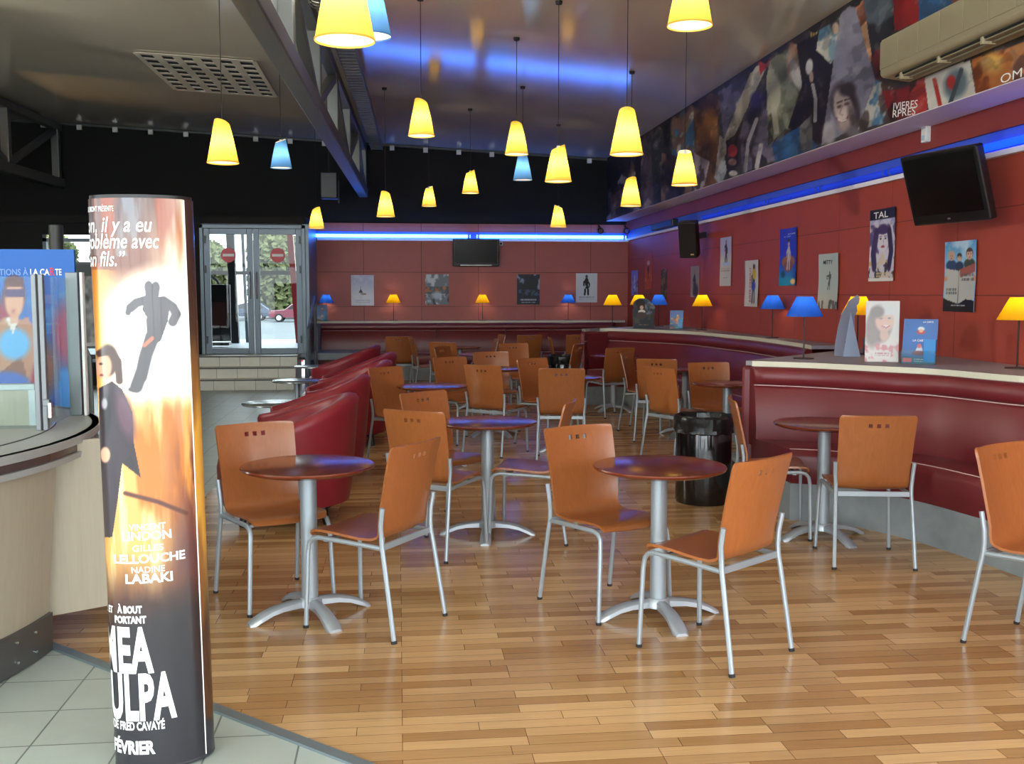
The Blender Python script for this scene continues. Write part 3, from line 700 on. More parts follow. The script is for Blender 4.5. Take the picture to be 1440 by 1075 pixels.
# ================================================================== CHAIRS
def fx(x, y):
    return fl(560 + FPX * x / y, 412 + 2268.65 / y)
def make_chair(label):
    t = thing('dining_chair', label, 'chair', group='plywood cafe chairs')
    prof = [(.222, .432), (.214, .449), (.196, .457), (.15, .459), (.08, .456), (0, .449), (-.07, .444), (-.12, .446), (-.15, .455), (-.172, .474), (-.186, .503),
            (-.196, .545), (-.207, .60), (-.222, .67), (-.237, .74), (-.250, .795), (-.2545, .815), (-.260, .838), (-.268, .866), (-.2725, .879), (-.274, .884)]
    xs = [-1, -.95, -.8, -.53, -.255, -.155, -.05, .05, .155, .255, .53, .8, .95, 1]
    nv, nu = len(prof), len(xs); mb = MB(); vs = []
    for j, (y, z) in enumerate(prof):
        hw = .20 if z < .5 else .202 + .012 * (z - .5) / .38
        if j == 0: hw = .185
        if j == 1: hw = .195
        if j == nv - 1: hw -= .016
        if j == nv - 2: hw -= .005
        for x in xs:
            k = x * x; hx = x * hw
            if .8 < z < .85 and abs(x) < .3: hx = x * .22
            if j >= 9: vs.append((hx, y + .026 * k * min(1, (j - 8) / 3), z))
            else: vs.append((hx, y, z + .008 * k))
    fs = []
    for j in range(nv - 1):
        for i in range(nu - 1):
            if abs(prof[j][1] - .815) < 1e-6 and i in (4, 6, 8): continue
            fs.append((j * nu + i, j * nu + i + 1, (j + 1) * nu + i + 1, (j + 1) * nu + i))
    mb.add(vs, fs)
    ob('seat_shell', mb, 'chair_wood', t, smooth=50, solid=.012, fix=True)
    for s in (-1, 1):
        p = [(s * .226, -.262, .006), (s * .214, -.205, .36), (s * .211, -.193, .425), (s * .211, -.19, .47), (s * .216, -.19, .53), (s * .22, -.203, .61)]
        l = ob('leg', MB().tube(p, .0115, 8), 'steel', t); ob('foot_cap', MB().tube([(s * .226, -.263, 0), (s * .2255, -.26, .014)], .0135, 8), 'rubber', l)
        p = [(s * .222, .232, .006), (s * .208, .224, .36), (s * .204, .218, .405), (s * .204, .198, .428), (s * .204, .165, .436), (s * .206, 0, .431), (s * .209, -.185, .423)]
        l = ob('leg', MB().tube(p, .0115, 8), 'steel', t); ob('foot_cap', MB().tube([(s * .222, .232, 0), (s * .2215, .232, .014)], .0135, 8), 'rubber', l)
    ob('crossbar', MB().bar((-.205, -.187, .425), (.205, -.187, .425), .014, .03), 'steel', t, smooth=0, bevel=.003)
    ob('crossbar', MB().bar((-.2, .13, .425), (.2, .13, .425), .02, .014), 'steel', t, smooth=0)
    return t

CH = [  # x, y, facing (deg, 0 = +X), label
 (-0.644, 5.29, -62, 'wooden chair left of the front left round table, its seat towards the camera'),
 (-0.13, 4.851, 147, 'wooden chair right of the front left round table, seen from behind'),
 (1.026, 4.983, -64, 'wooden chair left of the front right round table, its seat towards the camera'),
 (1.366, 4.31, 127, 'nearest wooden chair, seen from behind, right of the front right round table'),
 (0.22, 6.21, 56, 'wooden chair left of the middle round table, behind the nearest left pair of chairs'),
 (0.845, 6.5, 162, 'wooden chair seen edge-on right of the middle round table, facing left'),
 (*fx(.34, 7.02)[:2], -50, 'wooden chair behind the middle round table, facing the camera beside the red armchairs'),
 (*fx(.96, 10.07)[:2], 52, 'wooden chair seen from behind, just beyond the purple-lit middle round table top'),
 (*fx(0.0, 16.5)[:2], 95, 'wooden chair standing alone by the far bench, leftmost of the far row'),
 (*fx(.45, 15.7)[:2], 10, 'far wooden chair half hidden behind another, second from the left by the far bench'),
 (*fx(.74, 14.6)[:2], 62, 'far wooden chair seen from behind at the small table near the far bench'),
 (*fx(.68, 10.85)[:2], -60, 'dark-toned wooden chair behind the round table beside the armchairs'),
 (*fx(.78, 13.1)[:2], -30, 'far wooden chair just above the back of the chair behind the armchair-side table'),
 (*fx(.06, 9.40)[:2], -45, 'wooden chair seen nearly edge-on between the armchairs and their round table'),
 (*fx(1.12, 11.8)[:2], -82, 'wooden chair with a pale lit back behind the middle-distance round table'),
 (*fx(1.63, 13.75)[:2], -75, 'wooden chair with a pale lit back, one row behind the middle-distance round table'),
 (*fx(1.47, 16.9)[:2], 190, 'wooden chair seen edge-on in front of the far bench, below the black television'),
 (*fx(2.1, 17.0)[:2], 100, 'wooden chair seen from behind at the far bench, right of the television'),
 (*fx(1.22, 15.3)[:2], 182, 'thin edge-on far wooden chair turned left, left of the far table with nothing on it'),
 (*fx(2.6, 16.0)[:2], -4, 'thin edge-on far wooden chair turned right, left of the far black bin'),
 (*fx(2.23, 14.0)[:2], 150, 'dark wooden chair right of the far black bin, at the end of the middle bench'),
 (*fx(2.95, 17.1)[:2], 92, 'dim far wooden chair behind the end of the middle bench'),
 (*fx(1.55, 10.65)[:2], -55, 'wooden chair with one pale corner, left of the central round table'),
 (*fx(1.53, 9.65)[:2], 81, 'central wooden chair seen straight from behind, with two steel legs'),
 (*fx(2.7, 13.13)[:2], 110, 'wooden chair seen from behind at the left end of the middle curved bench'),
 (*fx(2.84, 11.78)[:2], -30, 'edge-on wooden chair with its back to the left, in front of the middle curved bench'),
 (*fx(2.79, 10.97)[:2], 66, 'wooden chair seen from behind, second from the left before the middle curved bench'),
 (*fx(3.08, 9.95)[:2], -86, 'wooden chair facing the camera behind the table that carries a magazine'),
 (*fx(2.62, 9.65)[:2], 28, 'narrow edge-on wooden chair facing right, just left of the near black bin'),
 (*fx(2.43, 6.74)[:2], -14, 'edge-on wooden chair between the near black bin and the table at the near bench'),
 (2.717, 5.713, 80, 'wooden chair seen straight from behind, pulled up to the table at the near red bench'),
 (2.838, 4.139, -61, 'wooden chair cut off by the right edge of the photo'),
]
ch0 = make_chair(CH[0][3])
for i, (x, y, a, lab) in enumerate(CH):
    if i == 0: ch0.location = (x, y, 0); ch0.rotation_euler = (0, 0, math.radians(a - 90))
    else: dup(ch0, (x, y, 0), math.radians(a - 90), lab)

# ================================================================== TABLES
def make_table(label):
    t = thing('round_table', label, 'table', group='round cafe tables')
    ob('table_top', MB().lathe([(0.0005, .745), (.305, .745), (.317, .743), (.32, .737), (.316, .729), (.28, .716), (.0005, .716)], 56), 'table_wood', t, smooth=35)
    ob('column', MB().lathe([(.0005, .716), (.09, .716), (.09, .706), (.04, .70), (.04, .09), (.05, .085), (.0005, .085)], 28), 'steel', t)
    ob('hub', MB().lathe([(.0005, .095), (.046, .094), (.058, .08), (.06, .05), (.0005, .045)], 24), 'cast', t)
    for k in range(4):
        a = k * PI / 2; rings = []
        for r, zt, zb, w in ((.03, .09, .05, .05), (.08, .086, .05, .058), (.14, .08, .048, .062), (.2, .066, .036, .066), (.25, .046, .016, .07), (.285, .026, .0, .072), (.31, .012, .0, .06)):
            ring = []
            for yy, zz in ((-w / 2, zb), (w / 2, zb), (w / 2, zt - .01), (w / 2 - .012, zt), (-w / 2 + .012, zt), (-w / 2, zt - .01)):
                ring.append((r * math.cos(a) - yy * math.sin(a), r * math.sin(a) + yy * math.cos(a), max(zz, zb)))
            rings.append(ring)
        ob('foot', MB().loft(rings), 'cast', t, smooth=50)
    return t
TB = [
 (-0.442, 4.985, 27, 'front left round wooden table with a grey steel column'),
 (1.242, 4.785, 7, 'front right round wooden table, between two chairs nearest the camera'),
 (0.565, 6.57, -8, 'middle round table with a purple sheen, behind the two front tables'),
 (2.7, 6.255, 14, 'round wooden table at the near red bench, behind a chair seen from the back'),
 (*fx(.31, 9.22)[:2], 10, 'round table with a purple glint beside the row of red armchairs'),
 (*fx(1.06, 11.35)[:2], 30, 'middle-distance round table in front of a chair with a pale back'),
 (*fx(1.12, 13.95)[:2], 0, 'far round table half hidden behind the pale-backed chairs'),
 (*fx(.945, 15.75)[:2], 20, 'small-looking far round table next to the far bench'),
 (*fx(1.70, 10.2)[:2], 5, 'round table hidden behind the central chair seen straight from behind'),
 (*fx(2.87, 13.7)[:2], 40, 'round table at the left end of the middle curved bench'),
 (*fx(3.15, 11.3)[:2], 45, 'round table at the middle of the curved bench, beyond the chair facing the camera'),
 (*fx(3.03, 9.5)[:2], 15, 'round table with a magazine on it, above the near black bin'),
]
t0 = make_table(TB[0][3])
for i, (x, y, a, lab) in enumerate(TB):
    if i == 0: t0.location = (x, y, 0); t0.rotation_euler = (0, 0, math.radians(a))
    else: dup(t0, (x, y, 0), math.radians(a), lab)
mg = MB().box((0, 0, .004), (.30, .21, .008)); mo = ob('magazine', mg, mat('worn_red_cover', (150, 96, 88), rough=0.4, var=0.4, scale=20), smooth=0, loc=(*fx(3.04, 9.43)[:2], .7455), label='folded magazine lying on the round table above the near black bin', cat='magazine')
mo.rotation_euler = (0, 0, .3)

# ================================================================== TUB ARMCHAIRS
TS = 1.08
def make_tub(label):
    t = thing('tub_armchair', label, 'armchair', group='red tub armchairs')
    n = 44; A = math.radians(148); rings = []
    for i in range(n + 1):
        f = -A + 2 * A * i / n; k = 0.5 + 0.5 * math.cos(f * PI / A); h = .57 + .30 * k ** 0.85
        th = .105 + .02 * k; ro = .47; dx, dy = math.sin(f), -math.cos(f)
        ro *= TS; prof = [(.405 * TS, .13), (.43 * TS, .3), (ro, h - .07), (ro + .004, h - .035), (ro - .012, h - .008), (ro - .05, h), (ro - th + .02, h - .012), (ro - th, h - .05), (ro - th - .03, .45), (ro - th - .04, .3), (.31 * TS, .13)]
        e = min(1, (A - abs(f)) / .10); sq = 0.25 + 0.75 * math.sin(e * PI / 2)
        mid = .395 * TS
        rings.append([(dx * (mid + (r - mid) * sq), dy * (mid + (r - mid) * sq), z) for r, z in prof])
    ob('shell', MB().loft(rings), 'tub_leather', t, smooth=60)
    cu = []
    for z, s in ((.13, .93), (.16, .97), (.38, .98), (.43, .96), (.46, .88), (.468, .6)):
        s *= TS; cu.append([(s * .40 * math.sin(a) , s * (.36 * math.cos(a) if math.cos(a) < 0 else .44 * math.cos(a) ** .7), z) for a in [2 * PI * j / 36 for j in range(36)]])
    ob('seat_cushion', MB().loft(cu), 'tub_leather', t, smooth=60)
    ob('base', MB().lathe([(.0005, .15), (.36, .15), (.36, .1), (.0005, .1)], 28), 'black_plastic', t)
    for sx in (-1, 1):
        for sy in (-1, 1): ob('leg', MB().tube([(sx * .26, sy * .26, .11), (sx * .28, sy * .28, 0)], [.032, .02], 10), 'black_plastic', t)
    return t
TU = [(*fx(-.78, 7.2)[:2], 'nearest wine-red tub armchair, behind the front left wooden chair'),
      (*fx(-.74, 8.85)[:2], 'second wine-red tub armchair from the front of the row'),
      (*fx(-.56, 10.75)[:2], 'third wine-red tub armchair from the front, its tall back beside a chair'),
      (*fx(-.52, 12.2)[:2], 'fourth wine-red tub armchair from the front, mostly hidden'),
      (*fx(-.74, 14.0)[:2], 'farthest wine-red tub armchair, by the end of the far bench')]
u0 = make_tub(TU[0][2])
for i, (x, y, lab) in enumerate(TU):
    rz = PI / 2 + (0.05, -0.05, 0.08, 0.0, -0.06)[i]
    if i == 0: u0.location = (x, y, 0); u0.rotation_euler = (0, 0, rz)
    else: dup(u0, (x, y, 0), rz, lab)
def make_side(label):
    t = thing('side_table', label, 'table', group='low metal side tables')
    ob('table_top', MB().lathe([(.0005, .51), (.295, .51), (.30, .506), (.30, .494), (.295, .49), (.0005, .49)], 40), mat('brushed_metal_top', (176, 180, 180), rough=0.22, metal=0.8), t)
    ob('column', MB().cyl((0, 0, .03), .03, .46), 'steel', t)
    ob('base_plate', MB().lathe([(.0005, .03), (.05, .03), (.2, .012), (.2, 0), (.0005, 0)], 32), 'cast', t)
    return t
SD = [(*fx(-1.2, 9.95)[:2], 'low round metal side table left of the second red armchair, nearest of three'),
      (*fx(-1.22, 12.5)[:2], 'low round metal side table in the middle of the three left of the armchairs'),
      (*fx(-1.2, 14.95)[:2], 'low round metal side table farthest away, at the foot of the steps')]
s0 = make_side(SD[0][2])
for i, (x, y, lab) in enumerate(SD):
    if i == 0: s0.location = (x, y, 0)
    else: dup(s0, (x, y, 0), 0, lab)

# ================================================================== BINS
def make_bin(label, seed=1):
    t = thing('waste_bin', label, 'bin', group='black waste bins')
    ob('body', MB().lathe([(.0005, .005), (.20, .0), (.208, .02), (.208, .6), (.2, .62), (.195, .3), (.19, .03), (.0005, .025)], 40), mat('shiny_black_metal', (12, 12, 14), rough=0.14, spec=0.7), t)
    r = random.Random(seed); w = [[r.uniform(-.008, .008) for j in range(48)] for k in range(9)]
    prof = [(.209, .525), (.217, .535), (.219, .56), (.222, .60), (.224, .645), (.212, .66), (.196, .648), (.188, .6), (.18, .45)]
    mb = MB(); rings = [[((R + w[i][j] + .004 * math.sin(j * 1.7 + i)) * math.cos(2 * PI * j / 48), (R + w[i][j]) * math.sin(2 * PI * j / 48), z + .5 * w[(i + 3) % 9][j]) for j in range(48)] for i, (R, z) in enumerate(prof)]
    mb.loft(rings, cap=False); ob('bin_liner', mb, 'bag', t, smooth=25)
    return t
b_ = make_bin('near black cylindrical bin with a crumpled plastic liner, beside the near bench'); p = fl(1000, 713); b_.location = (p.x, p.y + .21, 0)
dup(b_, (*fx(2.42, 15.1)[:2], 0), 1.0, 'far black bin with a liner, between the central chairs and the middle bench')

# ================================================================== BANQUETTES
def resample(pts, n):
    pts = [Vector((p[0], p[1])) for p in pts]
    def cr(t):
        k = min(int(t), len(pts) - 2); f = t - k
        p0 = pts[max(k - 1, 0)]; p1 = pts[k]; p2 = pts[k + 1]; p3 = pts[min(k + 2, len(pts) - 1)]
        return 0.5 * ((2 * p1) + (p2 - p0) * f + (2 * p0 - 5 * p1 + 4 * p2 - p3) * f * f + (3 * p1 - p0 - 3 * p2 + p3) * f ** 3)
    fine = [cr(i * (len(pts) - 1) / 400) for i in range(401)]
    d = [0]
    for a, b in zip(fine[:-1], fine[1:]): d.append(d[-1] + (b - a).length)
    out = []
    for i in range(n):
        s = d[-1] * i / (n - 1); j = max(k for k in range(401) if d[k] <= s + 1e-9); j = min(j, 399)
        f = (s - d[j]) / max(d[j + 1] - d[j], 1e-9); out.append(fine[j].lerp(fine[j + 1], f))
    return out
def banquette(label, A, B, n=48, seams=()):
    A, B = resample(A, n), resample(B, n)
    ctr = sum(A, Vector((0, 0))) / n
    t = thing('banquette', label, 'bench', (ctr.x, ctr.y, 0))
    def sweep(prof, i0=0, i1=None):
        mb = MB(); rs = []
        for a, b in list(zip(A, B))[i0:i1]:
            rs.append([((a + (b - a) * f).x - ctr.x, (a + (b - a) * f).y - ctr.y, z) for f, z in prof])
        return mb.loft(rs)
    ob('plinth', sweep([(0, 0), (.985, 0), (.985, .26), (0, .26)]), 'concrete', t, smooth=30)
    ob('seat', sweep([(.04, .26), (.99, .26), (1.005, .28), (1.01, .44), (.99, .482), (.95, .495), (.14, .465), (.04, .46)]), 'leather', t, smooth=50)
    ob('backrest', sweep([(-.04, .40), (.15, .45), (.158, .52), (.145, .62), (.10, .845), (.07, .87), (-.04, .87)]), 'leather', t, smooth=50)
    ob('head_roll', sweep([(-.04, .872), (.075, .872), (.115, .89), (.13, .93), (.12, .98), (.08, 1.008), (0.0, 1.012), (-.04, 1.0)]), 'leather', t, smooth=60)
    s1 = MB(); s1.tube([((a + (b - a) * .088).x - ctr.x, (a + (b - a) * .088).y - ctr.y, .871) for a, b in zip(A, B)], .004, 5)
    ob('stitch_line', s1, 'stitch', t)
    s2 = MB(); s2.tube([((a + (b - a) * .955).x - ctr.x, (a + (b - a) * .955).y - ctr.y, .4955) for a, b in zip(A, B)], .0035, 5)
    ob('stitch_line', s2, 'stitch', t)
    return t, A, B
def shelf(label, front, back, z=1.05, h=0.035, n=40):
    F = resample(front, n); poly = [(p.x, p.y) for p in F] + [tuple(p) for p in back]
    c = F[n // 2]; t = thing('shelf_ledge', label, 'shelf', (c.x, c.y, 0))
    ob('shelf_top', MB().prism([(x - c.x, y - c.y) for x, y in poly], z - h, z), 'ledge', t, smooth=0)
    nrm = []
    e = MB(); rings = []
    for i, p in enumerate(F):
        d = (F[min(i + 1, n - 1)] - F[max(i - 1, 0)]).normalized(); nn = Vector((d.y, -d.x))
        q = p - c; o = q + nn * .006
        rings.append([(q.x, q.y, z - h - .004), (o.x, o.y, z - h - .004), (o.x, o.y, z + .001), (q.x, q.y, z + .001)])
    e.loft(rings); ob('edge_strip', e, 'ledge_edge', t, smooth=0)
    return t
LZ = 1.05
Lp = lambda px, py: tuple(fl(px, py, LZ)[:2])
# near bench (right foreground)
Fa = [Lp(1058, 508), Lp(1150, 511), Lp(1240, 515.5), Lp(1320, 519.5), Lp(1440, 529.5), (4.2, 5.6), (4.22, 4.6)]
Fa_in = [(x + .02 * (0.2), y + .03) for x, y in Fa]
Ba = [tuple(fx(*q)[:2]) for q in ((2.70, 7.08), (3.03, 6.92), (3.26, 6.47), (3.36, 6.05), (3.42, 5.7), (3.44, 5.35))] + [(3.42, 4.2)]
t_, A2, B2 = banquette('near curved dark red banquette on a concrete plinth at the right', Fa_in, Ba)
tip = Fa[0]
shelf('near grey shelf top with cream edge, behind the near red bench', Fa, [(XW - .01, 4.6), (XW - .01, tip[1] + 1.78), (tip[0] - .03, tip[1] + .06)], LZ)
def partition(t, tip, y_end, front):
    c = t.location
    poly = [(tip[0] + .03, tip[1] + .05), (tip[0] - .055, tip[1] + .10), (XW - .02, y_end), (XW - .02, y_end - .25), (tip[0] + .5, tip[1] + .3)]
    P = [(x - c[0], y - c[1]) for x, y in poly]
    ob('end_panel', MB().prism(P, .26, 1.01), 'leather', t, smooth=0, bevel=.03)
    ob('end_plinth', MB().prism(P, 0, .26), 'concrete', t, smooth=0)
partition(t_, tip, tip[1] + 1.72, Fa)
# middle bench
Fb = [Lp(822, 463), (2.95, 14.98), Lp(890, 463.0), Lp(957, 465.6), Lp(991, 467.8), Lp(1024, 471), (4.16, 11.6), (4.12, 10.2), (4.05, 9.75)]
Bb = [(2.62, 14.12), (2.9, 14.12), (3.12, 14.0), (3.34, 13.6), (3.40, 13.1), (3.43, 12.4), (3.45, 11.4), (3.5, 10.4), (3.5, 9.75)]
t_, A1, B1 = banquette('middle curved dark red banquette running along the right wall', [(x, y + .03) for x, y in Fb], Bb)
tipb = Fb[0]
shelf('middle grey shelf top with cream edge, over the curved middle bench', Fb, [(XW - .01, 9.75), (XW - .01, tipb[1] + 1.75), (tipb[0] - .03, tipb[1] + .06)], LZ)
partition(t_, tipb, tipb[1] + 1.70, Fb)
# far bench
xe = ony(446, 480, 18.9).x + .05
Fc = [(xe, 19.32), (0, 19.32), (1.5, 19.32), (3.0, 19.32), (4.1, 19.3)]
Bc = [(xe, 18.5), (0, 18.5), (1.5, 18.5), (2.9, 18.5), (3.6, 18.45)]
t_, A0, B0 = banquette('long straight dark red banquette along the far wall', Fc, Bc, 24)
sm = MB()
for px in (613, 711, 1000):
    x = ony(px, 470, 19.2).x - t_.location.x
    if px < 900: sm.box((x, 19.235 - t_.location.y, .75), (.02, .03, .5))
ob('backrest_seam', sm, mat('dark_seam', (60, 14, 18), rough=0.6), t_, smooth=0)
shelf('far pale shelf top along the far wall', [(xe - .08, 19.3), (0, 19.3), (2, 19.3), (4.3, 19.3)], [(4.3, YB - .02), (xe - .08, YB - .02)], 1.045)
ep = MB().box((xe - .045, 19.1, .5), (.07, 1.2, 1.0))
ob('bench_end_panel', ep, 'concrete', smooth=0, bevel=.01, label='grey concrete end panel left of the far bench', cat='panel')
# ================================================================== PENDANT LAMPS
def bulb(par, z, w, col, r=.03):
    l = bpy.data.lights.new('bulb', 'POINT'); l.energy = w; l.color = col; l.shadow_soft_size = r
    o = bpy.data.objects.new('bulb', l); COL.objects.link(o); o.parent = par; o.location = (0, 0, z); return o
WARM = (1.0, 0.88, 0.68)
def make_pendant(kind, label, drop, watts):
    t = thing('pendant_lamp', label, 'lamp', group='pendant lamps')
    slant = lambda i, a: (.028 * math.cos(a + 2.6) - .008) if i == 3 else 0
    prof = [(.125, 0), (.104, .11), (.083, .21), (.061, .325)]
    ob('lamp_shade', MB().lathe(prof, 40, top=slant), 'shade_' + kind, t, smooth=50, fix=False)
    rim = MB().lathe([(.1255, -.004), (.1285, 0), (.1265, .006), (.1235, .004), (.1255, -.004)], 40)
    ob('rim', rim, 'rim_' + kind, t)
    ob('bulb_holder', MB().lathe([(.0005, .33), (.014, .33), (.02, .30), (.02, .22), (.0005, .22)], 14), 'white', t)
    ob('cord', MB().tube([(0, 0, .32), (0, 0, drop)], .0035, 6), 'cord', t)
    ob('ceiling_cup', MB().lathe([(.0005, drop - .03), (.03, drop - .03), (.035, drop), (.0005, drop)], 14), 'cord', t)
    bulb(t, .15, watts, WARM)
    return t
M['rim_yellow'] = M['shade_yellow']; M['rim_blue'] = M['shade_blue']
LO, HI = 2.62, 3.06
PD = [  # px, rim centre py, height, colour, label
 (485, 57, LO, 'yellow', 'largest and nearest yellow pendant lamp, at the top left beside the truss'),
 (520, 51, HI, 'blue', 'blue pendant lamp half hidden behind the nearest yellow one'),
 (970, 36, HI, 'yellow', 'yellow pendant lamp cut by the top edge, right of centre'),
 (313.5, 229, LO, 'yellow', 'yellow pendant lamp in front of the ceiling grille'),
 (395.5, 236, HI, 'blue', 'small blue pendant lamp right of the grille, left of the truss'),
 (445, 321, LO, 'yellow', 'small yellow pendant lamp just above the glass doors'),
 (542.5, 304.5, LO, 'yellow', 'yellow pendant lamp below the truss end, above the left neon tube'),
 (603.5, 290, HI, 'yellow', 'smallest yellow pendant lamp, against the black wall'),
 (592.5, 191, HI, 'yellow', 'yellow pendant lamp hanging higher than the others left of centre'),
 (661.5, 271.5, HI, 'yellow', 'yellow pendant lamp above the black television on the far wall'),
 (726.5, 217, HI, 'yellow', 'yellow pendant lamp directly above the blue one at the centre'),
 (735, 253, HI, 'blue', 'blue pendant lamp at the centre, beneath a yellow one'),
 (785, 255, LO, 'yellow', 'yellow pendant lamp right of the central blue one'),
 (785, 319, LO, 'yellow', 'small yellow pendant lamp in front of the right neon tube'),
 (881, 217, LO, 'yellow', 'big bright yellow pendant lamp in front of the poster frieze end'),
 (887, 289.5, LO, 'yellow', 'small yellow pendant lamp right under the big bright one'),
 (962.5, 260, LO, 'yellow', 'yellow pendant lamp in front of the printed frieze, farthest to the right'),
]
protoP = {}
for px, py, h, k, lab in PD:
    p = fl(px, py, h); drop = zc(p.x) - h
    key = (k, h)
    t = make_pendant(k, lab, drop, 5.2 if k == 'yellow' else 3.2)
    t.location = p; t.rotation_euler = (0, 0, rnd.uniform(0, 6.28))

# ================================================================== TABLE LAMPS
def make_tlamp(kind, label):
    t = thing('table_lamp', label, 'lamp', group='lamps on the shelf ledges')
    ob('lamp_shade', MB().lathe([(.142, .335), (.062, .49)], 36), 'lamp_' + kind, t, fix=False)
    ob('stem', MB().tube([(0, 0, .01), (0, 0, .46)], .006, 8), 'pole_dark', t)
    ob('lamp_base', MB().lathe([(.0005, .012), (.02, .012), (.078, .008), (.08, 0), (.0005, 0)], 28), 'pole_dark', t)
    cr = MB()
    for a in (0, 2.094, 4.189): cr.tube([(0, 0, .35), (.138 * math.cos(a), .138 * math.sin(a), .338)], .003, 5)
    ob('shade_ring', cr, 'pole_dark', t)
    bulb(t, .42, 1.2, WARM, .025)
    return t
TL = [
 (459, 455.5, 1.045, 'blue', 'small blue table lamp at the left end of the far shelf'),
 (553.5, 454.5, 1.045, 'yellow', 'small yellow table lamp between two posters on the far shelf'),
 (678.5, 453.5, 1.045, 'yellow', 'small yellow table lamp beneath the black television on the far shelf'),
 (799, 453, 1.045, 'blue', 'small blue table lamp beside a pale poster on the far shelf'),
 (861, 460.5, LZ, 'yellow', 'yellow table lamp left of the dark cardboard film stand'),
 (898, 459.8, LZ, 'yellow', 'yellow table lamp behind the dark cardboard film stand'),
 (926, 459.3, LZ, 'blue', 'dark blue table lamp just right of the dark cardboard film stand'),
 (987, 464.5, LZ, 'yellow', 'yellow table lamp right of the small blue leaflet holder on the middle shelf'),
 (1085.5, 475.5, LZ, 'blue', 'blue table lamp on the middle shelf against the right wall'),
 (1130, 505, LZ, 'blue', 'large blue table lamp at the left tip of the near shelf'),
 (1205, 498.2, LZ, 'yellow', 'yellow table lamp behind the grey card easel back'),
 (1430, 518.5, LZ, 'yellow', 'large yellow table lamp at the right edge of the photo'),
]
protoT = {}
for px, py, z, k, lab in TL:
    p = fl(px, py, z)
    if z < LZ: p = ony(px, 452, 19.6); p.z = z
    p.x = min(p.x, XW - .16)
    if k not in protoT:
        t = make_tlamp(k, lab); t.location = p; protoT[k] = t
    else: dup(protoT[k], p, rnd.uniform(0, 6), lab)

# ================================================================== SCREENS, SPEAKER, AIR CONDITIONER
tp = ony(669.5, 355.5, YB - .19)
tv = thing('television', 'black flat television on the far red wall below the neon gap', 'television', tp); tv.rotation_euler = (math.radians(7), 0, 0); tp.y -= 0
ob('case', MB().box((0, .02, 0), (.88, .07, .52)), 'tv_case', tv, smooth=0, bevel=.012)
ob('screen', MB().box((0, -.017, .02), (.8, .006, .43)), 'tv', tv, smooth=0)
ob('wall_mount', MB().box((0, .115, -.02), (.3, .14, .2)), 'black_plastic', tv, smooth=0)
ob('bottom_trim', MB().box((0, -.018, -.235), (.6, .006, .015)), 'chrome', tv, smooth=0)
lt = MB(); lettering(lt, 'TECHNIKA', flat((0, -.021, .03), (1, 0, 0), (0, 0, 1), (0, -1, 0), .001), .028, width=.22)
sk = thing('wall_socket', 'small white socket beside the far television', 'socket', ony(704.5, 343, YB - .01))
ob('plate', MB().box((0, 0, 0), (.07, .02, .07)), 'white', sk, smooth=0, bevel=.005); ob('socket_hole', MB().tube([(0, -.008, 0), (0, -.012, 0)], .022, 14), 'rubber', sk)

tp = onx(1327, 264, 4.06)
tv2 = thing('television', 'black television on the right wall, tilted down towards the room', 'television', tp)
R = Euler((0, 0, math.radians(-90 + 12)), 'XYZ').to_matrix() @ Euler((math.radians(17), 0, 0), 'XYZ').to_matrix()
tv2.rotation_euler = R.to_euler()
# local: screen looks along -Y
ob('case', MB().box((0, .03, 0), (.80, .075, .55)), 'tv_case', tv2, smooth=0, bevel=.015)
ob('screen', MB().box((0, -.009, .025), (.73, .006, .44)), 'tv', tv2, smooth=0)
ob('back_bulge', MB().box((0, .09, -.02), (.5, .06, .34)), 'tv_case', tv2, smooth=0, bevel=.02)
ob('logo_mark', MB().box((.0, -.0085, -.235), (.03, .004, .012)), 'chrome', tv2, smooth=0)
ob('wall_arm', MB().bar((0, .1, -.08), (-.04, .372, -.0), .05, .05), 'black_plastic', tv2, smooth=0)
p = onx(969, 336.5, 4.16)
sk = thing('loudspeaker', 'black loudspeaker tilted down on the right wall near the far corner', 'speaker', p)
R = Euler((0, 0, math.radians(-90 + 58)), 'XYZ').to_matrix() @ Euler((math.radians(16), 0, 0), 'XYZ').to_matrix()
sk.rotation_euler = R.to_euler()
ob('cabinet', MB().box((0, .0, 0), (.26, .2, .52)), 'tv_case', sk, smooth=0, bevel=.02)
ob('grille_cloth', MB().box((0, -.102, 0), (.235, .008, .49)), mat('brown_black_cloth', (30, 20, 18), rough=0.9), sk, smooth=0)
ob('badge', MB().box((.065, -.108, -.2), (.05, .004, .02)), 'gold_ink', sk, smooth=0)
ob('wall_bracket', MB().bar((0, .09, 0), (.20, .195, .02), .05, .08), 'black_plastic', sk, smooth=0)
p = onx(932, 319, XW - .08)
db = thing('junction_box', 'long dark junction box in the blue trough near the far corner', 'box', (XW - .06, p.y, 2.69))
ob('case', MB().box((0, 0, 0), (.1, 1.4, .11)), 'tv_case', db, smooth=0, bevel=.01)
ob('lid', MB().box((-.052, 0, 0), (.006, 1.34, .09)), 'black_plastic', db, smooth=0)
for px, lab in ((843.5, 'small black spotlight on the top of the far wall, left of the corner'), (880, 'small black spotlight in the far corner above the neon tube')):
    c = ony(px, 321, YB - .12); s = thing('corner_spotlight', lab, 'spotlight', c)
    ob('lamp_body', MB().tube([(0, .02, -.03), (0, -.09, -.06)], [.05, .06], 16), 'black_plastic', s)
    ob('arm', MB().bar((0, .0, 0), (0, .12, .05), .03, .03), 'black_plastic', s, smooth=0)
    ob('lens', MB().tube([(0, -.09, -.06), (0, -.093, -.061)], .045, 16), 'chrome', s)
c = onx(1305, 189, XW - .04)
s = thing('wall_sensor', 'small white sensor box on the red fascia above the right television', 'sensor', c)
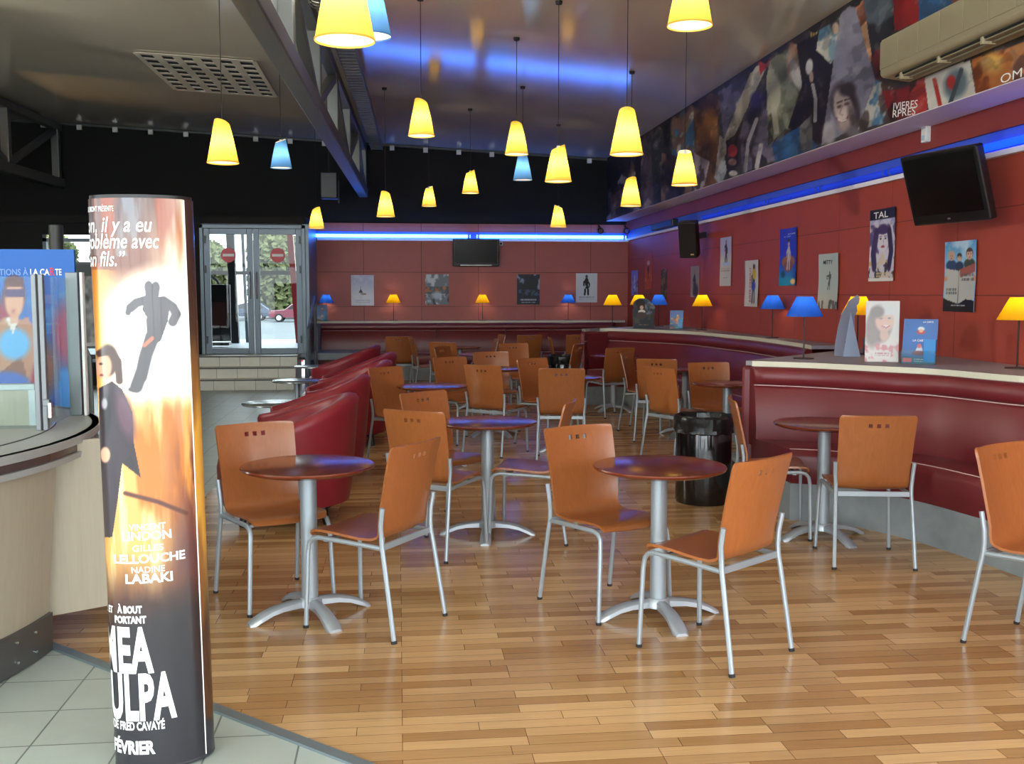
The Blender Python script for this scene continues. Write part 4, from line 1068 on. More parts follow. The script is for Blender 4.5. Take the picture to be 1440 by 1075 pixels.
ob('case', MB().box((-.015, 0, 0), (.05, .09, .135)), 'white', s, smooth=0, bevel=.008); ob('lens', MB().box((-.042, 0, -.03), (.006, .05, .04)), mat('pale_blue_lens', (170, 190, 205), rough=0.3), s, smooth=0)

ya1 = onx(1238, 80, 3.77).y; ya0 = ya1 - 2.1; zt, zb = onx(1238, 57, 3.77).z, onx(1238, 106, 3.77).z
ac = thing('air_conditioner', 'long beige air conditioner mounted over the printed frieze', 'air conditioner', (3.89, (ya0 + ya1) / 2, (zt + zb) / 2))
L = ya1 - ya0; h = zt - zb
prof = [(.13, h / 2), (-.12, h / 2), (-.12, -h / 2), (-.10, -h / 2 - .02), (.13, -h / 2 - .05)]
mb = MB(); mb.loft([[(x, y, z) for x, z in prof] for y in (-L / 2, L / 2)]); ob('casing', mb, 'beige_ac', ac, smooth=0, bevel=.012)
for k in range(7):
    y = -L / 2 + L * (k + .5) / 7; ob('front_panel', MB().box((-.123, y, .01), (.008, L / 7 - .012, h - .06)), 'beige_ac', ac, smooth=0, bevel=.003)
m_ = MB(); 
for k in range(2): m_.bar((-.04 + k * .05, -L / 2 + .1, -h / 2 - .05 - k * .012), (-.04 + k * .05, L / 2 - .15, -h / 2 - .05 - k * .012), .045, .012)
ob('louver', m_, mat('taupe_louver', (128, 120, 98), rough=0.5), ac, smooth=0)
m_ = MB(); m_.bar((-.015, -L / 2 + .1, -h / 2 - .036), (-.015, L / 2 - .15, -h / 2 - .036), .11, .01); ob('outlet_slot', m_, 'rubber', ac, smooth=0)
for k in range(4): ob('louver_clip', MB().box((-.03, -L / 2 + .2 + k * .55, -h / 2 - .05), (.1, .03, .05)), 'beige_ac', ac, smooth=0, bevel=.006)

# ================================================================== SUN-LESS DAYLIGHT
w = bpy.data.worlds.new('overcast_sky'); SC.world = w; w.use_nodes = True; nt = w.node_tree
bg = nt.nodes['Background']; tc = N(nt, 'ShaderNodeTexCoord'); sx = N(nt, 'ShaderNodeSeparateXYZ'); cr = N(nt, 'ShaderNodeValToRGB')
nt.links.new(tc.outputs['Generated'], sx.inputs[0]); nt.links.new(sx.outputs['Z'], cr.inputs[0])
cr.color_ramp.elements[0].color = (.80, .86, .90, 1); cr.color_ramp.elements[1].color = (.78, .88, 1.0, 1)
nt.links.new(cr.outputs[0], bg.inputs[0]); bg.inputs[1].default_value = SKY
SC.view_settings.view_transform = 'Standard'; SC.view_settings.look = 'None'; SC.view_settings.exposure = EXPO; SC.view_settings.gamma = 1.0
SC.view_settings.use_curve_mapping = False
cy = SC.cycles
cy.use_denoising = True; cy.max_bounces = 7; cy.diffuse_bounces = 4; cy.glossy_bounces = 4; cy.transmission_bounces = 6; cy.transparent_max_bounces = 12
cy.caustics_reflective = False; cy.caustics_refractive = False; cy.sample_clamp_indirect = 4.0; cy.use_light_tree = True
# ================================================================== POSTERS ON THE RED WALLS
def wall_poster(label, paint, px0, px1, yt0, yb0, wall, nu=44, nv=64, words=(), tilt=0.0, curl=0.0):
    """px0..px1 across, yt0..yb0 top and bottom at the px0 edge; hung on the far ('b') or right ('r') wall"""
    if wall == 'b':
        a = ony(px0, yt0, YB - .006); b = ony(px1, yt0, YB - .006); zb = ony(px0, yb0, YB).z; r = Vector((1, 0, 0)); n = Vector((0, -1, 0))
    else:
        a = onx(px0, yt0, XW - .006); b = onx(px1, yt0, XW - .006); zb = onx(px0, yb0, XW).z; r = Vector((0, -1, 0)); n = Vector((-1, 0, 0))
    W = abs((b - a).dot(r)); Hh = a.z - zb
    o = Vector((a.x, a.y, zb)); up = Vector((0, 0, 1))
    if tilt: q = Matrix.Rotation(tilt, 3, n); r2, u2 = q @ r, q @ up
    else: r2, u2 = r, up
    t = thing('poster', label, 'poster', o, group='film posters on the red walls')
    P = lambda u, v: r2 * (u * W) + u2 * (v * Hh) + n * (curl * (math.sin(v * 7 + 1) * .5 + .5) * .02 + curl * .03 * abs(u - .5) ** 2 * 4)
    sheet('printed_sheet', P, nu, nv, lambda U, V, p: paint(Paint(U, V, (128, 128, 128))).c, t)
    for (txt, u, v, cap, wid, m) in words:
        mb = MB(); lettering(mb, txt, flat(r2 * (u * W) + u2 * (v * Hh), r2, u2, n, .004 + curl * .04), cap * Hh, width=wid * W if wid else None, bold=.01)
        ob('lettering', mb, m, t, smooth=0)
    return t

def figure(p, cx, base, h, col, lean=0.0, asp=1.0, arms=((-.16, .62), (.15, .55)), skin=None):
    """small generic standing figure, h tall, asp = x scale"""
    X = lambda x: cx + x * h * asp
    p.stroke([(X(lean), base + .58 * h), (X(-.07), base + .28 * h), (X(-.10), base)], .05 * h * asp, col)
    p.stroke([(X(lean), base + .58 * h), (X(.07), base + .28 * h), (X(.09), base)], .05 * h * asp, col)
    p.ell(X(lean), base + .66 * h, .11 * h * asp, .2 * h, col)
    for ax, ay in arms: p.stroke([(X(lean), base + .78 * h), (X(ax), base + ay * h), (X(ax * .9), base + (ay - .16) * h)], .035 * h * asp, col)
    p.ell(X(lean), base + .92 * h, .07 * h * asp, .085 * h, skin or col)
    return p
def face(p, cx, cy, rx, ry, skin, hair, eye=(60, 44, 40)):
    p.ell(cx, cy + ry * .25, rx * 1.18, ry * 1.12, hair); p.ell(cx, cy, rx, ry, skin)
    p.ell(cx, cy + ry * .85, rx * 1.0, ry * .35, hair)
    for s in (-1, 1): p.ell(cx + s * rx * .4, cy + ry * .18, rx * .16, ry * .09, eye); p.stroke([(cx + s * rx * .2, cy + ry * .36), (cx + s * rx * .6, cy + ry * .36)], ry * .04, hair)
    p.stroke([(cx + rx * .04, cy + ry * .12), (cx + rx * .1, cy - ry * .18)], rx * .05, tuple(c * .8 for c in skin)); p.ell(cx, cy - ry * .48, rx * .32, ry * .1, (150, 60, 60))
    return p

def pa(p):
    p.rect(0, 0, 1, 1, (186, 190, 214)).gradv(.75, .3, (228, 230, 234)); p.splat(5, 7, (214, 216, 230), .5, .2, 2, .7)
    p.poly([(.33, .42), (.42, .56), (.52, .42)], (52, 56, 66)); p.ell(.55, .38, .12, .03, (150, 120, 104)); p.stroke([(.42, .4), (.42, .62)], .01, (70, 70, 80))
    return p.lines(.2, .8, [.1, .16], .02, (150, 150, 160))
def pb(p):
    p.rect(0, 0, 1, 1, (112, 122, 128)); p.splat(6, 5, (196, 204, 208), .5, .15, 4); p.rect(0, .36, 1, .6, (66, 70, 78), .75)
    p.splat(9, 9, (188, 112, 60), .6, .08, 6, .9, ((p.Y > .42) & (p.Y < .62))); p.splat(8, 8, (40, 44, 54), .58, .1, 9, .9, p.Y < .36); p.ell(.5, .3, .2, .12, (176, 190, 202), .8)
    return p
def pc(p):
    p.rect(0, 0, 1, 1, (22, 28, 44)); p.splat(5, 5, (150, 168, 190), .52, .12, 7, .9, p.Y > .5); p.ell(.5, .5, .3, .24, (18, 20, 26)); p.ell(.5, .7, .13, .09, (24, 24, 30))
    p.splat(9, 9, (92, 120, 160), .55, .1, 3, .6, (p.Y < .5) & (p.Y > .3)); p.lines(.14, .86, [.13], .06, (206, 210, 216), 8); p.lines(.2, .8, [.06], .02, (150, 156, 166), 5)
    return p
def pd(p):
    p.rect(0, 0, 1, 1, (204, 210, 214)); figure(p, .5, .28, .66, (24, 24, 28), asp=1.3, skin=(70, 66, 66)); p.splat(9, 9, (204, 210, 214), .62, .04, 5, .8, (p.Y > .3) & (p.Y < .7))
    return p.lines(.14, .86, [.1, .17], .025, (120, 124, 130))
def pe(p): p.rect(0, 0, 1, 1, (150, 150, 198)).gradv(.5, 1, (112, 124, 200)); figure(p, .5, .2, .6, (204, 204, 222), asp=1.4); return p.splat(5, 8, (80, 80, 130), .6, .1, 8)
def pf_(p): p.rect(0, 0, 1, 1, (196, 74, 30)).gradv(.5, 1, (150, 50, 40)); figure(p, .5, .3, .42, (64, 40, 70), asp=1.6); p.splat(6, 8, (228, 120, 50), .55, .1, 3, .8, p.Y < .4); p.ell(.5, .7, .22, .06, (206, 170, 150)); return p
def pg(p): p.rect(0, 0, 1, 1, (66, 52, 34)); p.splat(5, 8, (150, 128, 70), .55, .1, 4, .8); p.ell(.5, .6, .26, .12, (120, 96, 60)); figure(p, .5, .1, .4, (30, 24, 20), asp=1.6); return p
def ph(p): p.rect(0, 0, 1, 1, (176, 164, 150)).gradv(0, .35, (150, 136, 124)); figure(p, .45, .1, .75, (44, 34, 40), asp=1.3, skin=(150, 120, 110)); p.ell(.6, .22, .3, .2, (60, 44, 48), .6); return p
def pi_(p):
    p.rect(0, 0, 1, 1, (206, 200, 190)).gradv(.5, .72, (184, 178, 214)); figure(p, .5, .48, .46, (38, 34, 44), asp=1.5, arms=((-.18, .7), (.16, .6)), skin=(60, 50, 50)); p.ell(.5, .46, .4, .03, (190, 196, 236), .6)
    return p.lines(.1, .9, [.34, .3], .028, (176, 150, 110)).lines(.3, .7, [.16, .12], .012, (150, 140, 130))
def pj(p):
    p.rect(0, 0, 1, 1, (206, 202, 196)); p.rect(0, 0, .06, 1, (150, 150, 160), .5)
    figure(p, .62, .1, .82, (30, 28, 40), asp=1.0, arms=((-.2, .66), (.12, .95)), skin=(60, 40, 36)); p.ell(.66, .7, .15, .12, (212, 178, 40)); p.ell(.6, .44, .15, .1, (40, 60, 170), .5)
    return p
def pk(p):
    p.rect(0, 0, 1, 1, (24, 48, 190)).gradv(.45, .1, (26, 128, 160)); p.gradh(.7, 1.2, (10, 24, 110), .8)
    p.ell(.5, .42, .4, .11, (150, 88, 50)); p.ell(.5, .34, .26, .1, (120, 64, 44)); figure(p, .5, .3, .46, (190, 178, 170), asp=1.5, skin=(206, 160, 130)); p.ell(.5, .79, .11, .025, (28, 24, 30)); p.ell(.82, .07, .16, .05, (244, 200, 120), .5); p.ell(.22, .2, .12, .06, (20, 60, 90), .6)
    return p.lines(.2, .6, [.85], .012, (160, 180, 230))
def pl(p):
    p.rect(0, 0, 1, 1, (176, 186, 178)).gradv(.4, .1, (192, 186, 166)); figure(p, .5, .36, .32, (78, 78, 72), lean=.06, asp=1.4, arms=((-.25, .72), (.22, .8)))
    return p.mixin(np.clip((p.fnoise(14, 4, 3) - .42) / .1, 0, 1) * (p.Y < .18 - .1 * np.abs(p.X - .5)), (92, 88, 80))
def pm(p):
    p.rect(0, 0, 1, 1, (206, 200, 208)); p.splat(7, 7, (66, 52, 96), .52, .1, 6, .85, p.Y > .3); p.splat(8, 8, (186, 160, 84), .55, .1, 3, .85, p.Y < .3); p.splat(9, 9, (46, 36, 40), .58, .06, 8, .9, p.Y < .26)
    face(p, .5, .56, .25, .17, (216, 206, 212), (66, 48, 92), (36, 26, 54)); p.poly([(.36, .24), (.5, .42), (.64, .24)], (214, 196, 168)); p.stroke([(.24, .66), (.14, .4), (.2, .22)], .09, (58, 40, 84)); p.stroke([(.76, .66), (.86, .4), (.8, .22)], .09, (48, 34, 60))
    p.rect(0, 0, 1, .04, (222, 216, 206)); p.rect(0, .85, 1, 1, (12, 12, 34)); p.rect(0, .79, 1, .85, (196, 196, 222), .6)
    return p.lines(.3, .9, [.06, .1], .02, (210, 190, 140))
def pn(p):
    p.rect(0, 0, 1, 1, (126, 178, 212)).gradv(.75, 1, (86, 150, 200)); p.splat(3, 4, (206, 222, 232), .55, .15, 4, .8, p.Y > .7)
    for cx, cy, s, hair, coat in ((.2, .79, .085, (196, 160, 136), (44, 62, 96)), (.45, .765, .07, (40, 30, 28), (40, 50, 76)), (.78, .80, .1, (70, 54, 48), (60, 64, 50))):
        p.ell(cx, cy - .13, s * 1.9, .08, coat); face(p, cx, cy, s, s * .72, (204, 162, 136), hair)
    p.poly([(.02, .62), (.42, .58), (.98, .68), (.97, .18), (.45, .1), (.04, .16)], (176, 174, 168)); p.poly([(.46, .6), (.98, .68), (.98, .56), (.48, .48)], (150, 80, 70)); p.stroke([(.44, .59), (.45, .12)], .012, (110, 108, 104))
    p.ell(.95, .47, .06, .04, (190, 140, 110)); p.ell(.04, .47, .05, .04, (190, 140, 110))
    p.lines(.08, .4, [.3, .25], .035, (84, 84, 84), 4); p.lines(.52, .95, [.5, .44], .035, (90, 86, 84), 6)
    p.poly([(0, 0), (1, 0), (1, .16), (.7, .18), (.46, .11), (.1, .17), (0, .2)], (18, 18, 20)); p.lines(.25, .7, [.08], .012, (200, 200, 200), 2)
    return p

wall_poster('pale lavender poster with a tiny dark tent, leftmost on the far wall', pa, 493.5, 525.5, 387, 430, 'b')
wall_poster('grey green landscape poster with orange specks, second from the left on the far wall', pb, 598, 631, 386, 428.5, 'b')
wall_poster('dark blue poster with white title, right of the television on the far wall', pc, 727, 759, 386, 428.5, 'b', words=(('LE NOM DU FILM' if False else 'WINTER', .5, .07, .08, .8, 'white_ink'),) if False else ())
wall_poster('white poster with one black standing figure on the far wall', pd, 810, 840, 384.5, 425.5, 'b')
wall_poster('small lavender poster nearest the corner on the right wall', pe, 888, 897, 381, 416, 'r', 16, 40)
wall_poster('tall orange poster near the corner on the right wall', pf_, 907, 917, 355, 407, 'r', 16, 44)
wall_poster('narrow brown poster right of the orange one on the right wall', pg, 929.5, 938, 379, 420, 'r', 16, 40)
wall_poster('grey poster with a dark coat figure under the loudspeaker', ph, 971.5, 983.5, 375, 418, 'r', 20, 44)
wall_poster('tall white and beige poster right of the loudspeaker', pi_, 1014, 1029.5, 335, 402.5, 'r', 30, 60, curl=.2)
wall_poster('white poster with red vertical letters and a dancer in yellow', pj, 1049.5, 1068, 367, 431, 'r', 34, 60, curl=.35)
wall_poster('bright blue poster with a seated figure on the right wall', pk, 1098.5, 1122, 323, 402, 'r', 36, 64, words=(('LA CARTE', .72, .885, .022, .42, 'white_ink'),), curl=.3)
wall_poster('pale green poster with a small running figure over grass', pl, 1153.5, 1181, 358, 434, 'r', 40, 64, words=(('MITTY', .5, .81, .07, .48, 'dark_ink'),), curl=.35)
wall_poster('tall purple and cream poster with a woman face under three white letters', pm, 1226, 1261, 296.5, 396, 'r', 54, 80, words=(('TAL', .45, .875, .085, .58, 'white_ink'),), curl=.3)
wall_poster('poster of three men above an open newspaper, below the tilted television', pn, 1331.5, 1375.5, 341, 438, 'r', 60, 80, words=(('LES JOURNAUX', .74, .36, .035, .42, 'red_ink'),) if False else (), curl=.3)

# red vertical lettering on the dancer poster
def vertical_words(px, py0, py1, txt, m):
    a, b = onx(px, py0, XW - .02), onx(px, py1, XW - .02); L = (a - b).length
    mb = MB(); lettering(mb, txt, flat(b, (0, 0, 1), (0, 1, 0), (-1, 0, 0), .002), .055, 'L', width=L, bold=.015)
    return mb
for o_ in [o for o in COL.objects if o.get('label', '').startswith('white poster with red vertical')]:
    mb = vertical_words(1055.5, 376, 426, 'JUSTE DEBOUT', 0); mb.v = [(x - o_.location.x, y - o_.location.y, z - o_.location.z) for x, y, z in mb.v]
    ob('lettering', mb, 'red_ink', o_, smooth=0)

# ================================================================== PRINTED FRIEZE (collage of leaning pictures over the whole length)
FY0, FY1, FZ0, FZ1 = 5.0, YB, ZS + .005, zc(XM)
def frieze_paint(U, V, pts):
    Y = FY1 + (FY0 - FY1) * U; Z = FZ0 + (FZ1 - FZ0) * V
    pj_ = [proj(XM, y, FZ0) for y in Y[0]]
    q = np.array([[proj(XM - .004, y, z) for y in Y[0]] for z in Z[:, 0]])
    p = Paint(q[..., 0], q[..., 1], (60, 54, 54))     # photo coordinates, y down
    W = Paint(Y, Z, (0, 0, 0)); L = lambda fx, fz, s, o=4: W.fnoise(fx, fz, s, o)
    def nz(fx, fz, col, thr, w, seed, poly=None, a=1.0):
        m = np.clip((L(fx, fz, seed) - thr) / w, 0, 1) * a
        if poly is not None:
            k = Paint(p.X, p.Y, (0, 0, 0)).poly(poly, (255, 0, 0)).c[..., 0] / 255.0; m = m * k
        p.mixin(m, col)
    def pic(poly, base, marks, seed):
        p.poly(poly, base)
        for i, (col, thr, fx, fz) in enumerate(marks): nz(fx, fz, col, thr, .06, seed + i, poly, .9)
    # far third: narrow dark pictures
    pic([(850, 215), (905, 190), (900, 310), (850, 320)], (50, 40, 40), [((128, 96, 76), .56, 1.2, 3), ((170, 160, 150), .64, 2, 5), ((20, 18, 20), .58, 1, 4)], 11)
    pic([(903, 186), (932, 170), (930, 300), (900, 308)], (96, 80, 84), [((40, 36, 40), .5, 2, 3), ((176, 160, 150), .62, 2, 4)], 21)
    pic([(915, 200), (945, 160), (952, 260), (920, 290)], (52, 58, 54), [((130, 120, 110), .58, 2, 4), ((24, 24, 26), .55, 1.5, 3)], 31)
    pic([(944, 160), (978, 142), (975, 240), (946, 250)], (60, 108, 150), [((120, 82, 64), .52, 2, 4), ((190, 190, 186), .66, 2, 5)], 41)
    pic([(930, 215), (975, 225), (972, 285), (930, 300)], (70, 56, 52), [((150, 110, 84), .55, 2, 4), ((28, 26, 26), .55, 2, 4)], 47)
    pic([(976, 142), (1012, 124), (1008, 262), (985, 268), (976, 200)], (120, 78, 38), [((170, 118, 58), .55, 1, 4), ((66, 40, 24), .55, 2, 3)], 51)
    p.ell(997, 178, 9, 26, (150, 100, 50), .6); p.ell(992, 215, 10, 34, (96, 58, 30), .7)
    pic([(976, 215), (998, 228), (990, 262), (976, 272)], (186, 172, 176), [((70, 56, 60), .6, 2, 4)], 57)
    pic([(1010, 130), (1050, 106), (1045, 160), (1018, 196)], (96, 92, 120), [((190, 186, 196), .56, 2, 4), ((50, 46, 70), .56, 2, 4)], 61)
    pic([(1018, 196), (1058, 96), (1083, 84), (1052, 150), (1005, 250), (1012, 190)], (190, 182, 166), [((160, 150, 136), .6, 1, 3)], 67)
    pic([(1004, 250), (1018, 218), (1022, 240), (1014, 262)], (170, 176, 180), [((120, 126, 130), .6, 2, 4)], 71)
    p.poly([(1021, 198), (1037, 188), (1039, 246), (1022, 254)], (34, 28, 28)); p.ell(1030, 212, 7, 9, (190, 60, 54), .3); p.ell(1030, 228, 6, 5, (150, 110, 100), .4); p.ell(1031, 244, 6, 4, (214, 210, 206), .4)
    pic([(1040, 190), (1055, 140), (1082, 126), (1090, 225), (1044, 244)], (120, 112, 134), [((40, 34, 52), .52, 2.5, 3), ((196, 192, 200), .6, 3, 3)], 73)
    p.ell(1065, 140, 10, 12, (52, 44, 96), .4); p.ell(1056, 195, 7, 32, (66, 60, 76), .6, .3); p.stroke([(1048, 240), (1052, 200), (1064, 168)], 2.5, (206, 202, 210)); p.stroke([(1064, 235), (1070, 205)], 3, (196, 190, 196))
    p.poly([(1066, 84), (1085, 76), (1080, 92), (1069, 106)], (166, 40, 38))
    pic([(1083, 84), (1122, 60), (1128, 120), (1108, 178), (1080, 205), (1078, 110)], (112, 116, 98), [((186, 182, 160), .58, 2, 3), ((54, 56, 46), .55, 2, 3)], 81)
    p.ell(1117, 68, 8, 10, (176, 124, 96), .3); p.ell(1114, 92, 8, 20, (190, 150, 124), .5); p.ell(1119, 104, 7, 22, (206, 200, 200), .4, -.3); p.ell(1090, 132, 8, 26, (190, 186, 168), .4); p.stroke([(1088, 150), (1092, 186)], 4, (196, 192, 176)); p.stroke([(1100, 150), (1108, 178)], 4, (150, 150, 130))
    p.poly([(1120, 62), (1152, 42), (1168, 66), (1172, 90), (1156, 200), (1140, 206), (1108, 180), (1128, 120)], (26, 20, 24))
    p.ell(1138, 94, 5, 11, (206, 204, 206), .3, .1); p.stroke([(1143, 120), (1147, 140), (1146, 170)], 2.4, (214, 212, 214)); p.ell(1141, 108, 3, 8, (190, 160, 140), .4)
    for k in range(3): p.rect(1140 + k * 3.4, 40 - k * 2, 1142.4 + k * 3.4, 52 - k * 2, (196, 160, 70))
    pic([(1152, 42), (1186, 22), (1182, 68), (1168, 90), (1148, 70)], (196, 194, 186), [((70, 120, 150), .6, 2, 4)], 91)
    p.ell(1174, 34, 7, 11, (40, 34, 36), .3); p.ell(1175, 40, 5, 8, (206, 170, 146), .3); p.ell(1171, 70, 6, 16, (130, 160, 176), .5); p.ell(1188, 46, 5, 10, (176, 150, 130), .5)
    p.poly([(1085, 202), (1124, 178), (1150, 205), (1142, 214), (1090, 228)], (42, 84, 136)); p.ell(1112, 205, 12, 14, (56, 108, 160), .6)
    pic([(1124, 178), (1142, 160), (1142, 212), (1126, 214)], (84, 84, 86), [((150, 150, 150), .6, 2, 4)], 97)
    # large leaning picture with a lit face
    big = [(1182, 20), (1202, 2), (1232, 118), (1206, 178), (1155, 204)]
    p.poly(big, (136, 134, 156)); nz(.5, 1.5, (170, 168, 182), .5, .3, 101, big, .6)
    hair, sk = (58, 48, 56), (202, 184, 180)
    p.ell(1190, 152, 19, 36, hair, .35, -.25); p.ell(1186, 154, 13.5, 29, sk, .3, -.22); p.ell(1192, 126, 12, 9, hair, .6, -.4); p.ell(1199, 166, 6, 20, (96, 84, 88), .8, -.2)
    p.ell(1181, 150, 4, 2.2, (84, 66, 68), .8, -.3); p.ell(1191, 146, 4, 2.2, (84, 66, 68), .8, -.3); p.stroke([(1177, 145), (1184, 142)], 1.2, hair, .8); p.stroke([(1188, 141), (1195, 139)], 1.2, hair, .8)
    p.stroke([(1184, 148), (1181, 160), (1185, 162)], 1.2, (166, 142, 140), .8); p.stroke([(1176, 166), (1181, 172), (1189, 170), (1194, 162)], 1.5, (120, 86, 88), .6); p.stroke([(1179, 168.5), (1184, 171), (1190, 168)], 1.0, (232, 224, 222), .6); p.ell(1188, 178, 9, 7, (176, 154, 152), .9)
    p.ell(1166, 188, 9, 16, (176, 170, 176), .6); p.ell(1200, 186, 10, 8, (120, 112, 122), .8)
    pic([(1200, 0), (1216, 0), (1232, 60), (1224, 90)], (190, 120, 80), [((110, 60, 44), .55, 2, 4), ((220, 170, 130), .62, 2, 4)], 111)
    pic([(1214, 0), (1256, -20), (1258, 40), (1226, 80)], (84, 96, 106), [((176, 186, 190), .55, 2, 4), ((30, 34, 40), .58, 2, 4)], 113)
    pic([(1255, -20), (1294, -40), (1292, 30), (1258, 44)], (150, 32, 34), [((60, 16, 20), .52, 3, 4)], 117)
    pic([(1292, -40), (1335, -60), (1340, 12), (1292, 32)], (46, 92, 140), [((130, 160, 180), .6, 3, 4), ((30, 44, 66), .56, 3, 4)], 121)
    pic([(1335, -80), (1500, -140), (1500, 0), (1340, 20)], (150, 84, 50), [((60, 40, 34), .56, 2, 4)], 127)
    pic([(1225, 75), (1240, 66), (1242, 110), (1232, 112)], (110, 32, 36), [((40, 20, 22), .52, 3, 5)], 129)
    pic([(1232, 112), (1262, 128), (1272, 150), (1250, 172), (1206, 182)], (196, 190, 184), [((60, 110, 150), .56, 3, 5), ((60, 44, 44), .6, 4, 5), ((200, 150, 120), .64, 3, 5)], 131)
    pic([(1240, 128), (1266, 124), (1304, 108), (1304, 156), (1252, 172)], (120, 28, 32), [((44, 16, 20), .5, 3, 5), ((170, 50, 48), .6, 3, 5)], 137)
    p.poly([(1300, 108), (1364, 84), (1372, 132), (1306, 156)], (206, 200, 190)); p.ell(1344, 118, 16, 22, (92, 110, 120), .5, .3); p.ell(1338, 116, 7, 10, (170, 50, 50), .4); p.stroke([(1314, 112), (1322, 148)], 3, (180, 50, 48)); p.stroke([(1352, 98), (1336, 146)], 3, (60, 70, 80))
    pic([(1366, 84), (1500, 40), (1500, 90), (1372, 134)], (126, 58, 30), [((190, 116, 60), .58, 3, 5), ((70, 30, 20), .56, 3, 5)], 141)
    p.ell(1396, 88, 14, 14, (214, 166, 90), .9)
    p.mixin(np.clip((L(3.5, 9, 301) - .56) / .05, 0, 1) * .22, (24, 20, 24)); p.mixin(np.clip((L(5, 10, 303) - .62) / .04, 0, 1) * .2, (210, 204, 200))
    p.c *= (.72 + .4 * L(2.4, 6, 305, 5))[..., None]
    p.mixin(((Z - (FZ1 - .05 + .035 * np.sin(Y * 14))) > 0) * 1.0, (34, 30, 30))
    return p.c
fr = thing('printed_frieze', 'long printed frieze of overlapping film pictures above the right wall', 'mural', (XM - .004, FY1, FZ0))
fP = lambda u, v: Vector((0, (FY0 - FY1) * u, (FZ1 - FZ0) * v))
# spacing grows finer towards the near end, where the picture shows more detail
fu = lambda u: (1 / (1 / (FY1 + 0) + u * (1 / FY0 - 1 / FY1)))
def frieze():
    nu, nv = 700, 110
    us = np.array([(FY1 - fu(k / (nu - 1))) / (FY1 - FY0) for k in range(nu)]); vs = np.linspace(0, 1, nv)
    U, V = np.meshgrid(us, vs); mb = MB()
    mb.add([(0, (FY0 - FY1) * u, (FZ1 - FZ0) * v) for v in vs for u in us], [(j * nu + i, j * nu + i + 1, (j + 1) * nu + i + 1, (j + 1) * nu + i) for j in range(nv - 1) for i in range(nu - 1)])
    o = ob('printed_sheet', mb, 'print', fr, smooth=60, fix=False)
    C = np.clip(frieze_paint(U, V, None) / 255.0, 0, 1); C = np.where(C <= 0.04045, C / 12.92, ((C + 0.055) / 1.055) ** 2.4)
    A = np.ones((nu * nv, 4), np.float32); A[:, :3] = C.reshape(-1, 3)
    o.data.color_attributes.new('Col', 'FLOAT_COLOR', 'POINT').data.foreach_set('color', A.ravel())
frieze()
def frieze_words(txt, pa_, pb_, cap_px, m):
    a, b = onx(*pa_, XM), onx(*pb_, XM); d = (b - a); L = d.length; d.normalize(); u = Vector((-1, 0, 0)).cross(d); u = u if u.z > 0 else -u
    mb = MB(); lettering(mb, txt, flat(a - fr.location, d, u, (-1, 0, 0), .006), cap_px / FPX * a.length, 'L', width=L)
    ob('lettering', mb, m, fr, smooth=0)
frieze_words('IVIERES', (1257, 155), (1291, 151), 8.5, 'white_ink'); frieze_words('RPRES', (1256, 165.5), (1288, 161), 8.5, 'white_ink')
frieze_words('OM', (1408, 118), (1438, 108), 10, 'white_ink'); frieze_words('SAVEUR', (1318, 147), (1314, 117), 6, 'red_ink') if False else None

# ================================================================== CARDS AND HOLDERS ON THE SHELVES
def at_shelf(px, py, z=LZ):
    return fl(px, py, z + .0005)
def facing(p, turn=0.0):
    return math.atan2(p.x, p.y) * -1 + turn
def card(name, label, cat, px, py, w, h, paint, z=LZ, lean=.16, turn=0.0, shape=None, m='print_gloss', nu=46, nv=70, cell=None, words=(), group=None):
    p = at_shelf(px, py, z); t = thing(name, label, cat, p, facing(p, turn), group)
    bend = lambda u, v: Vector(((u - .5) * w, v * h * math.sin(lean), v * h * math.cos(lean)))
    o = sheet('printed_card', bend, nu, nv, lambda U, V, q: paint(Paint(U, V, (128, 128, 128))).c, t, m, solid=.004)
    if shape:
        b = bmesh.new(); b.from_mesh(o.data); b.verts.ensure_lookup_table()
        P = Paint(np.array([v.co.x / w + .5 for v in b.verts]), np.array([v.co.z / (h * math.cos(lean)) for v in b.verts]), (0, 0, 0)); shape(P)
        dele = [b.verts[i] for i in range(len(b.verts)) if P.c[i, 0] < 100]; bmesh.ops.delete(b, geom=dele, context='VERTS'); b.to_mesh(o.data); b.free()
    for txt, u, v, cap, wid, mm in words:
        mb = MB(); c, s = math.cos(lean), math.sin(lean)
        lettering(mb, txt, flat(bend(u, v), (1, 0, 0), (0, s, c), (0, -c, s), .0015), cap * h, width=wid * w, bold=.01); ob('lettering', mb, mm, t, smooth=0)
    e = MB(); e.add([(-.05, .02 + h * .55 * math.sin(lean), h * .6 * math.cos(lean)), (.05, .02 + h * .55 * math.sin(lean), h * .6 * math.cos(lean)), (.07, .16, .0), (-.07, .16, .0)], [(0, 1, 2, 3)])
    ob('easel_back', e, 'white', t, smooth=0, solid=.003)
    return t
def p_stand(p):
    p.rect(0, 0, 1, 1, (40, 50, 56)); p.splat(4, 4, (150, 170, 184), .5, .15, 3, .9, (p.X > .55) & (p.Y > .45)); p.gradv(.6, 1.1, (70, 110, 150), .5); p.splat(4, 5, (70, 78, 60), .55, .1, 5)
    p.ell(.36, .84, .2, .13, (22, 18, 20)); p.ell(.4, .72, .16, .17, (40, 26, 26)); p.ell(.42, .69, .075, .07, (214, 176, 150)); p.ell(.42, .55, .15, .07, (222, 214, 204)); p.ell(.4, .42, .22, .12, (70, 60, 54))
    return p.lines(.3, .7, [.1], .02, (150, 130, 84))
def s_stand(p): p.ell(.45, .78, .4, .24, (255, 0, 0), .01); p.ell(.75, .62, .25, .25, (255, 0, 0), .01); p.rect(.03, 0, .97, .66, (255, 0, 0))
